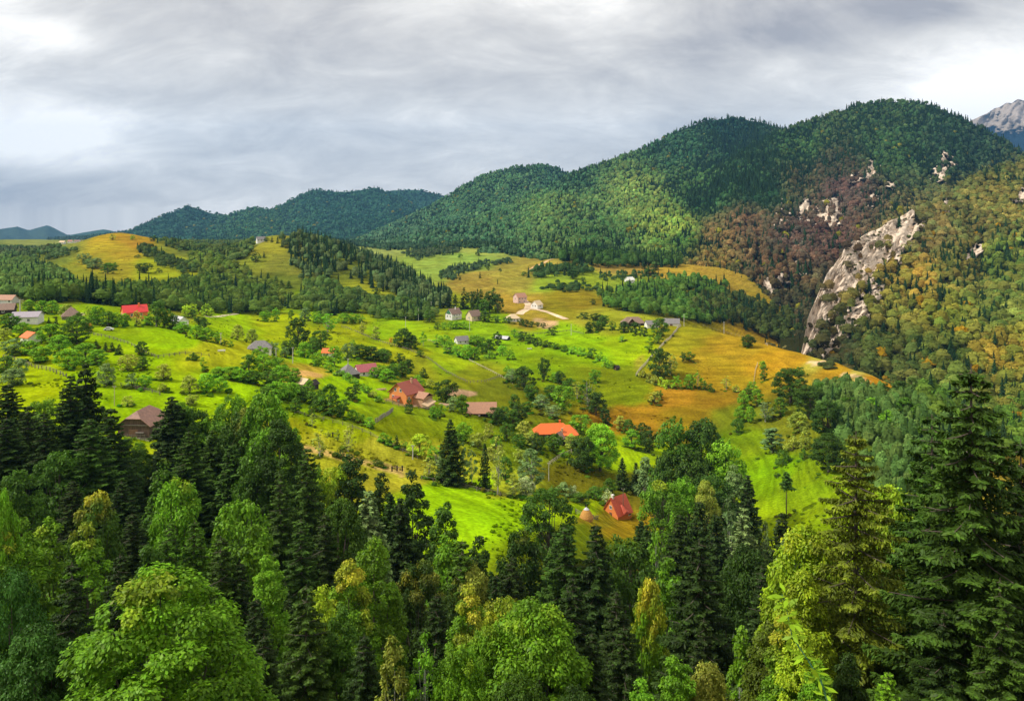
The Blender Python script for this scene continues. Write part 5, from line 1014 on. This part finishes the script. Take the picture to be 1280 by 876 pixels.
# --- meadows: (column, row of the foot, width, height, kind, colour)
MG = """12 412 28 22 B dg|28 420 20 18 B mg|5 425 16 16 B ol|18 444 28 22 B gs|45 425 18 16 B dg|38 443 24 18 B mg|50 453 28 22 B mg|62 430 30 26 B mg|74 440 26 22 B mg|96 430 36 36 B dg|61 405 6 9 S ds|70 406 7 10 S ds|85 461 32 26 B mg|106 452 32 24 B mg|122 456 24 20 B mg|25 471 18 24 B gs|8 466 22 22 B dg|15 482 28 22 B gs
120 436 9 12 S ds|132 439 8 12 S ds|140 439 9 12 S ds|149 443 10 14 S ds|36 389 16 16 B mg|52 391 15 16 B mg|65 392 17 17 B mg|76 393 14 13 B mg|84 398 20 18 B ol|98 404 14 14 B dg|112 403 14 22 B yg|122 406 20 26 B mg|135 408 17 20 B dg|146 408 17 19 B mg|156 407 14 17 B mg|107 408 10 16 B yg .6|111 414 9 12 B og
171 408 13 20 B ol|183 407 11 14 B mg|196 408 22 32 B dg|206 409 19 24 B dg|216 412 18 20 B dg|228 417 20 16 B mg|246 423 17 17 B mg|258 426 17 17 B mg|270 429 13 15 B mg|250 407 14 12 B dk|256 411 12 13 B dk|240 398 9 12 B dg|232 397 10 17 B yg .2|241 397 11 18 B yg .2|258 395 13 16 B yg .3|264 396 8 10 B yg
177 444 16 18 B dk|297 425 15 20 B ol|315 428 14 18 B ol|241 450 14 9 U dg|254 465 9 19 C mg|281 432 7 8 B dg|288 434 8 9 B mg|133 483 21 30 B gs|164 485 13 19 B gs|181 486 18 18 B mg|204 475 18 21 B ol|160 464 22 22 B ol|178 462 16 17 B dg|203 490 9 12 B ol|159 508 13 14 B ol|237 491 20 23 B ol|258 490 23 26 B lg|275 490 19 19 B lg|240 506 15 14 B ol
273 471 20 14 B mg|286 474 22 16 B mg|301 477 24 18 B mg|316 480 22 19 B dg|311 464 20 22 B dg|326 452 20 20 B mg|331 467 26 26 B mg|347 466 22 20 B mg|351 482 28 26 B mg|335 484 24 22 B dg|366 480 22 22 B mg|345 500 30 24 B mg .2|362 500 26 24 B mg|330 505 26 22 B dg|386 497 15 26 O mg|376 500 18 20 B dg|370 515 16 20 O dg
372 432 28 36 B dk|362 444 20 20 B dk|381 447 20 20 B mg|391 442 18 20 B dg|342 444 12 18 B gs|356 447 10 14 B gs|401 436 24 24 B dg|398 458 18 19 B mg|418 458 21 26 B mg|435 450 16 22 B gs|450 448 24 18 B dk|463 450 24 18 B dk|478 450 20 16 B dg|345 453 6 9 C gs|412 465 13 13 B mg|422 469 10 9 U mg|431 471 11 9 U mg|478 471 20 15 B mg
490 473 17 20 B dg|481 453 18 17 B dg|500 454 12 13 B dk|496 469 14 16 B mg|510 466 15 18 B dk|529 472 10 13 B dk|522 477 11 9 B mg|526 483 12 10 B mg|537 485 10 12 B ol|468 472 13 14 B mg|484 478 20 18 B mg|503 472 18 22 B dg|558 503 28 30 B dk|567 514 17 19 B gs|578 518 15 26 B dg|543 523 15 17 B mg|551 519 12 15 B mg|511 516 9 18 B dk|441 501 18 19 B dk
441 479 10 8 U mg|447 483 9 8 U mg|454 488 9 8 U mg|460 492 10 9 U mg|467 497 9 8 U ol|473 502 9 8 U mg|434 475 11 9 U mg|412 519 28 44 O dg|400 514 20 30 O dg|390 506 16 18 B dg|378 502 16 17 B dg|369 492 14 14 B mg|389 521 9 16 B dg|425 522 14 18 B dg|440 525 14 14 B mg|450 529 13 13 B mg|462 535 14 15 L lg|430 512 12 14 B dg
390 533 9 18 L ol|400 572 21 38 L ol|411 545 5 8 C ol|422 551 6 15 C ol|435 566 19 38 L ol .3|425 573 10 14 B dk|472 582 12 8 U dk|479 554 12 14 B mg|487 557 11 12 B mg|496 560 9 17 S ds|504 560 10 9 U mg|525 570 30 28 B yg|563 606 38 84 S ds|580 607 13 60 L gs|590 608 13 58 L gs|606 613 17 62 S ds|622 618 23 80 L ol|580 552 24 26 B mg
551 600 20 34 L gs|536 598 18 30 L ol|641 622 20 32 L ol|632 600 18 30 B dg|570 560 18 22 B dg|545 580 22 26 L mg|598 560 20 20 B ol|620 531 20 23 B dk|629 527 20 20 B dg|641 537 18 26 B dg|611 546 12 18 B ol|633 551 17 24 B dg|647 527 24 24 B dk|655 548 20 24 B ol|620 560 14 14 B mg|648 560 16 18 B dg|612 575 16 16 U ol
364 399 7 12 B dg|345 402 10 18 B mg|331 402 14 14 B mg|381 401 14 17 B gs|396 402 12 14 B mg|410 415 20 26 L lg|400 404 14 12 B mg|430 404 16 13 B mg|441 404 15 13 B mg|450 403 12 11 B mg|453 418 8 17 B ol|470 424 10 19 O ol|441 432 7 8 B mg|505 434 26 26 B dk|514 436 20 18 B dk|489 428 5 7 B og|529 432 8 20 L mg|525 446 9 9 B dg|537 403 12 16 B dg
547 412 8 10 B dg|555 412 8 10 B mg|563 411 8 10 B mg|571 411 9 10 B mg|580 411 10 10 B mg|556 434 17 16 B lg|563 442 17 16 B mg|572 446 14 15 B lg|584 449 17 20 B lg|593 449 14 16 B mg|603 442 14 14 B dg|597 432 20 15 B mg|622 431 12 17 B dk|611 437 15 14 B dg|628 445 12 15 B lg|637 449 12 12 B mg|590 430 12 12 B mg|546 430 12 12 L lg|612 448 12 10 U mg
654 426 12 12 B dk|663 429 12 12 B dk|672 432 12 11 B dk|683 434 13 9 B dk|694 436 11 8 B dg|705 439 12 8 B dg|716 442 12 9 U lg|727 444 11 10 U lg|739 447 12 13 B dg|750 451 11 10 U mg|756 457 10 10 U lg|764 460 9 8 U mg|643 422 8 11 B mg|650 423 7 8 B mg|690 419 12 11 B dk|665 409 8 8 B dk|672 408 6 6 B dk|679 410 7 7 B dk|651 406 9 9 B dk|657 408 9 9 B dk|620 403 12 9 B dg
606 402 14 13 B dk|635 404 12 9 B dg|560 385 11 22 S ds|569 387 10 20 S ds|580 386 13 28 S ds|590 387 14 24 B dk|601 388 14 28 S sp|612 390 17 28 B dk|622 391 15 24 B dk|606 392 12 20 B dg|597 384 10 24 S ds|617 380 12 22 S sp|738 416 15 15 B dk|748 413 16 13 B dg|753 408 14 12 B dk|765 413 11 12 B dg|780 416 14 15 B dk|794 418 14 16 B dk|805 420 9 12 B dk
825 421 22 24 B dg|823 429 11 11 B dg|812 440 9 20 C mg|777 427 9 9 L lg|741 381 7 8 B dk|825 474 27 40 B dk|838 468 18 28 L ol|854 453 8 14 B dk|862 451 12 12 B dg|935 434 19 17 B dk|744 478 14 17 B mg|680 476 15 30 B dk|655 487 28 30 B dk|694 478 14 14 B lg|803 471 9 9 U ol|812 477 9 10 U ol|819 479 8 9 U ol|827 482 10 10 U yg|836 485 11 11 U yg|845 485 12 16 B mg
862 486 15 20 B mg|872 485 10 24 L mg|880 487 9 12 B dg|888 489 9 9 U dg|908 487 11 18 L ol|920 490 9 10 L ol|818 504 15 15 B ol|824 499 10 12 B dg|955 476 10 26 O dg|953 462 8 12 B mg|930 512 16 26 B mg|925 528 15 22 B mg|935 500 14 18 B dg|940 490 12 14 B mg|922 542 14 20 B dg|938 528 14 22 B mg|946 507 16 22 B mg|957 527 20 28 L gs
988 503 44 44 B dk|1012 522 38 42 B dk|1035 547 42 48 B dk|1036 590 44 50 B dk|998 540 26 26 B ol|966 566 26 36 C gs|979 580 18 18 U dg|992 562 20 16 U ol|1007 562 15 32 O ol|1005 574 9 14 U dg|975 520 18 24 B dg|1025 500 22 24 B dg|1060 520 22 26 B dg|1075 500 16 18 B dg|1105 500 20 22 B dk|1125 505 26 30 B dk .1|1133 520 22 24 B dg|1090 520 18 24 B mg|1110 540 22 28 B mg
750 588 46 60 B lg|728 588 36 46 B dk|704 514 26 34 B mg .2|735 507 28 38 L dg|745 519 26 30 B dk|757 530 14 24 O dk|775 538 15 20 B ol|786 542 15 20 B dg|726 541 26 24 B mg|790 560 22 24 B mg|802 556 22 28 B dk|812 566 20 30 B dk|671 567 20 26 B dk|664 612 36 54 L gs|657 622 26 28 B wf|705 617 20 14 U gs|718 617 10 10 U wf|692 564 22 22 B dg|705 571 9 10 U lg|714 562 18 22 B ol
665 560 20 24 L ol|650 580 16 20 B ol|760 632 13 18 U wf|778 612 19 42 S ds|795 614 17 38 S ds|806 620 30 52 W gs|762 615 16 18 B dg|745 622 22 14 U dg|725 628 24 12 U dg|664 500 18 20 B dg|676 512 22 20 L gs|690 522 22 18 L gs|660 515 14 14 B dg|700 480 14 18 B dk|712 490 18 18 B dg|722 498 18 22 L ol|690 500 20 20 B dg|643 510 14 18 B dg
983 646 18 58 P sp|802 714 20 64 P ds|1140 487 14 16 B dk|1160 512 24 24 B mg|1175 530 20 22 B mg|1150 530 22 26 B dg|1185 545 22 22 B lg|1260 540 20 20 B mg|1244 516 12 18 B mg|1214 520 14 22 B dg|1258 520 14 18 B mg|1268 535 16 20 B dg|1045 480 10 10 B dg|972 596 8 6 U dk|1000 470 12 12 B dg|640 478 18 18 L gs|650 470 12 10 U ol|634 470 10 12 U mg
166 300 5 6 B mg|141 300 7 8 B ol|192 302 9 8 B dk|180 341 20 13 B dk|199 341 6 6 U dk|120 336 18 14 B gs|135 342 16 14 B dg|105 330 16 14 B gs|112 335 14 12 B gs|142 338 12 10 B dg|80 348 10 14 S ds|86 352 8 12 S ds|182 320 5 5 U dk|199 332 5 5 U dk|172 322 6 4 U dk|320 327 12 12 B dk|330 322 4 8 S ds|333 302 6 6 B dk|309 303 4 6 B dk|340 303 4 8 S ds|347 304 4 9 S ds
335 348 6 8 S dk|345 352 6 8 S dk|352 358 8 9 S dk|361 360 9 10 S dk|337 372 7 10 B dg|345 378 7 10 B dg|357 380 6 8 B dg|470 368 10 10 B dk|505 372 5 6 B gs|527 375 6 8 B dg|534 372 6 9 B dg|552 349 7 8 B dk|575 350 4 5 S ds|610 338 4 5 B dk|625 340 4 5 B dk|598 320 8 9 B dk|575 322 6 5 B dg|545 312 7 6 B dg|600 348 3 9 S ds|622 355 2 7 S ds|716 348 14 12 B dk|729 352 6 6 B dg|706 343 6 14 S ds|713 343 5 12 S ds
813 345 12 14 B dk|820 338 8 14 S ds|805 336 7 8 S ds|760 335 7 8 B dk|740 340 6 6 B dg|690 336 6 5 B dg|655 345 6 6 B dg|700 360 6 7 B dg|748 362 10 10 B dg|785 368 8 10 B mg|730 398 12 8 B dk|745 401 14 10 B dk|755 403 12 10 B dg"""
for rec in MG.replace('\n', '|').split('|'):
    a = rec.split(); base_tree(float(a[0]), float(a[1]), float(a[2]), float(a[3]), a[4], a[5], float(a[6]) if len(a) > 6 else 0.0)
# --- the leafy shoot close to the viewer, and dry grass on the bank
def shoot():
    base = P(1042, 900, 9.0); r = empty('leafy_shoot', (base[0], base[1], float(gz(1042, 9.0)))); tag(r, 'slender bright green shoot with long pointed leaves rising before the mossy larch', 'shoot')
    rel = lambda px, py, Y: np.array(P(px, py, Y)) - np.array(r.location)
    stem = [np.zeros(3), rel(1036, 880, 9), rel(1026, 850, 9.05), rel(1008, 822, 9.1), rel(990, 795, 9.15), rel(984, 765, 9.2), rel(978, 742, 9.2)]
    MB().tube(stem, [.014, .012, .010, .008, .006, .004, .003], 5).build('stem', MT['green'], r)
    g = np.random.default_rng(3); s = np.array(stem[1:]); t = g.random(60) * (len(s) - 1); i = np.minimum(t.astype(int), len(s) - 2); c = s[i] + (s[i + 1] - s[i]) * (t - i)[:, None]
    d = g.normal(size=(60, 3)) * [1, .5, .5]; d[:, 2] += .1; d = unit(d); ln = .10 + g.random(60) * .07; c = c + d * ln[:, None] * .6
    V4 = leaf_quads(c, g.normal(size=(60, 3)) * .5 + [0, -.5, .8], d, ln * 1.1, ln * .36); me = crown_mesh('leaves', V4, np.hstack([(g.random((60, 1)) * .4 + .8) * np.ones((1, 3)), np.zeros((60, 1))]), M_LEAF)
    o = link('leaves', me, r); o.color = (*[float(q) for q in lin((140, 180, 30)) * .9], 1.0)
shoot()
def grass():
    g = np.random.default_rng(8); n = 26000; Y = 2.6 + g.random(n) * 15; px = 1100 + g.random(n) * 600; z = gz(px, Y); x = (px - HX) / F * Y; h = .06 + g.random(n) * .14
    d = g.normal(size=(n, 3)) * [.35, .35, 0] + [0, 0, 1]; c = np.stack([x, Y, z + h * .4], 1)
    V4 = leaf_quads(c, g.normal(size=(n, 3)) * [1, 1, .1], d, h, .012 + g.random(n) * .02); col = lin((190, 120, 45))[None] * (g.random((n, 1)) * .9 + .4)
    k = g.random(n) < .3; col[k] = lin((110, 120, 40)) * .9; me = mesh_np('dry_grass', V4, np.arange(len(V4)).reshape(-1, 4), [M_WOODS], np.repeat(col, 4, 0)); o = link('dry_grass', me); o['kind'] = 'stuff'; o['label'] = 'dry orange brown grass on the near bank in the bottom corner'; o['category'] = 'grass'
grass()
def undergrowth():
    P3, Wd, Cc = [], [], []
    for t in TREES[NFG:]:
        if t['Y'] < 190 or t['Y'] > 900 or t['wpx'] < 9: continue
        r = t['o'].location; k = 3 + int(t['w'] / 3)
        for _ in range(k):
            a = rnd.random() * 6.28; d = t['w'] * (.15 + .55 * rnd.random()); x, y = r.x + math.cos(a) * d, r.y + math.sin(a) * d; px = x / y * F + HX
            P3.append((x, y, float(gz(px, y)) - .3)); Wd.append((.5 + 1.3 * rnd.random(), 1.0 + 2.2 * rnd.random())); Cc.append(lin((60 + 40 * rnd.random(), 84 + 36 * rnd.random(), 26)) * 1.1)
    n = len(P3); Wd = np.array(Wd); forest('undergrowth', np.array(P3), Wd[:, 0], Wd[:, 1], np.zeros(n, bool), np.array(Cc), 1, 'rough undergrowth and tall weeds round the feet of the meadow trees', 'undergrowth')
undergrowth()
# ------------------------------------------------------------------ labels that single each tree out
LAND += [(200, 790, 'the big bright maple'), (1214, 650, 'the giant spruce'), (1070, 680, 'the mossy yellowish larch'), (563, 570, 'the tall lone spruce over the green field'), (97, 480, 'the twin dark spruces above the barn meadow'), (668, 800, 'the broad yellow crowned beech'),
         (874, 740, 'the broad dark spruce below the red roof'), (586, 750, 'the golden topped beech'), (812, 730, 'the orange topped maple'), (118, 630, 'the round amber topped tree'), (466, 700, 'the tall pale topped beech'), (383, 790, 'the layered spruce beside the big maple'),
         (352, 555, 'the tall dark beech on the meadow corner'), (848, 840, 'the pale willowy tree at the lower edge'), (880, 560, 'the massive dark beech clump'), (1036, 530, 'the dark beeches under the orange ridge'), (935, 425, 'the lone round tree on the spur crest'), (825, 455, 'the big round tree on the orange field'),
         (750, 560, 'the bright green tree over the brown paddock'), (505, 420, 'the big round dark tree in the meadow'), (412, 495, 'the tall oval orchard tree'), (177, 436, 'the round dark tree in the bright meadow'), (525, 556, 'the round yellow green tree'), (655, 470, 'the dark trees on the hedge slope'),
         (15, 760, 'the cool green trees in the lower corner'), (1113, 640, 'the yellow tree between larch and spruce'), (910, 505, 'the hedge between the orange fields'), (110, 400, 'the golden orchard tree'), (240, 335, 'the wood below the straw hill'), (720, 345, 'the copse on the far brown hill')]
NOTABLE = {(200, 700): 'big bright green maple with yellowing top and spreading branches at the lower edge', (1214, 452): 'giant dark spruce with drooping layered branches, tallest tree of the whole wood', (1070, 536): 'tall mossy yellowish larch with feathery branches beside the giant spruce',
           (563, 606): 'tall lone dark spruce standing between slim birches above the green field', (668, 741): 'broad beech with a rounded yellow green crown at the lower edge', (586, 716): 'beech with a golden yellow pointed top', (812, 711): 'maple with an orange yellow top among dark spruces',
           (118, 611): 'round tree with an amber brown top among black spruces', (874, 672): 'broad blackish spruce below the steep red roofed house', (806, 620): 'grey green weeping birch behind the steep red roofed house', (525, 570): 'round yellow green tree alone above the straw coloured strip',
           (177, 444): 'perfectly round dark tree alone in the bright meadow', (935, 434): 'lone round tree on the crest of the dry spur', (825, 474): 'big dark round tree at the lower end of the pale fence on the spur', (505, 434): 'big round dark tree on the meadow above the long curved fence',
           (802, 714): 'pine with a long bare trunk and small dark crown below the red roof', (983, 646): 'pine with a bare pale trunk before the bright green hollow', (750, 588): 'large bright green tree over the brown paddock', (412, 519): 'tall oval deep green tree at the lower corner of the orchard'}
def ordn(n): return {1: 'first', 2: 'second', 3: 'third', 4: 'fourth', 5: 'fifth', 6: 'sixth', 7: 'seventh', 8: 'eighth', 9: 'ninth', 10: 'tenth'}.get(n, '%dth' % n if n % 10 not in (1, 2, 3) or n in (11, 12, 13) else '%d%s' % (n, {1: 'st', 2: 'nd', 3: 'rd'}[n % 10]))
def label_trees():
    used = {}
    for t in TREES:
        key = None
        for (a, b), lb in NOTABLE.items():
            if lb not in used and abs(t['px'] - a) < 2 and (abs(t['top'] - b) < 3 or abs(t['py'] + t['h'] * F / t['Y'] / 2 - b) < 4): t['label'] = lb; used[lb] = 1; break
        if t['label']: t['o']['label'] = t['label']; continue
        d = sorted(((t['px'] - l[0]) ** 2 + (1.6 * (t['py'] - l[1])) ** 2, i) for i, l in enumerate(LAND)); dist, i = d[0]; l = LAND[i]; t['d'] = dist; t['l'] = l[2]
        dx, dy = t['px'] - l[0], t['py'] - l[1]; t['rel'] = ('downhill of' if dy > 0 else 'uphill of') if abs(dy) * 1.3 > abs(dx) else 'beside'
        kind = t['o']['category']; size = 'tall ' if t['h'] > 19 else 'small ' if t['h'] < 5.5 and kind != 'bush' else ''
        shape = {'O': 'pointed ', 'C': 'slim upright ', 'B': 'round '}.get(t['kind'], '')
        t['adj'] = (size + CNAME[t['col']] + ' ' + shape + kind + (' with a yellow top' if t['yel'] > .55 and t['col'] != 'yg' else '')).strip()
    G = {}
    for t in TREES:
        if t['label']: continue
        G.setdefault((t['adj'], t['rel'], t['l']), []).append(t)
    for (adj, rel, l), ts in G.items():
        ts.sort(key=lambda t: t['d'])
        for i, t in enumerate(ts):
            t['o']['label'] = '%s %s %s' % (adj, rel, l) + (', %s such from it' % ordn(i + 1) if len(ts) > 1 else '')
    for t in TREES:
        n = len(t['o']['label'].split())
        if n > 16: t['o']['label'] = ' '.join(t['o']['label'].split()[:16]); print('LONG', t['o']['label'])
        front = t['Y'] < 215
        t['o']['group'] = {'S': 'spruces', 'K': 'larches', 'P': 'pines', 'U': 'bushes'}.get(t['kind'], 'leafy trees') + (' of the front wood' if front else ' on the meadows and hills')
label_trees()
from collections import Counter
print(Counter(t['o'].name.split('.')[0] for t in TREES), len(TREES))
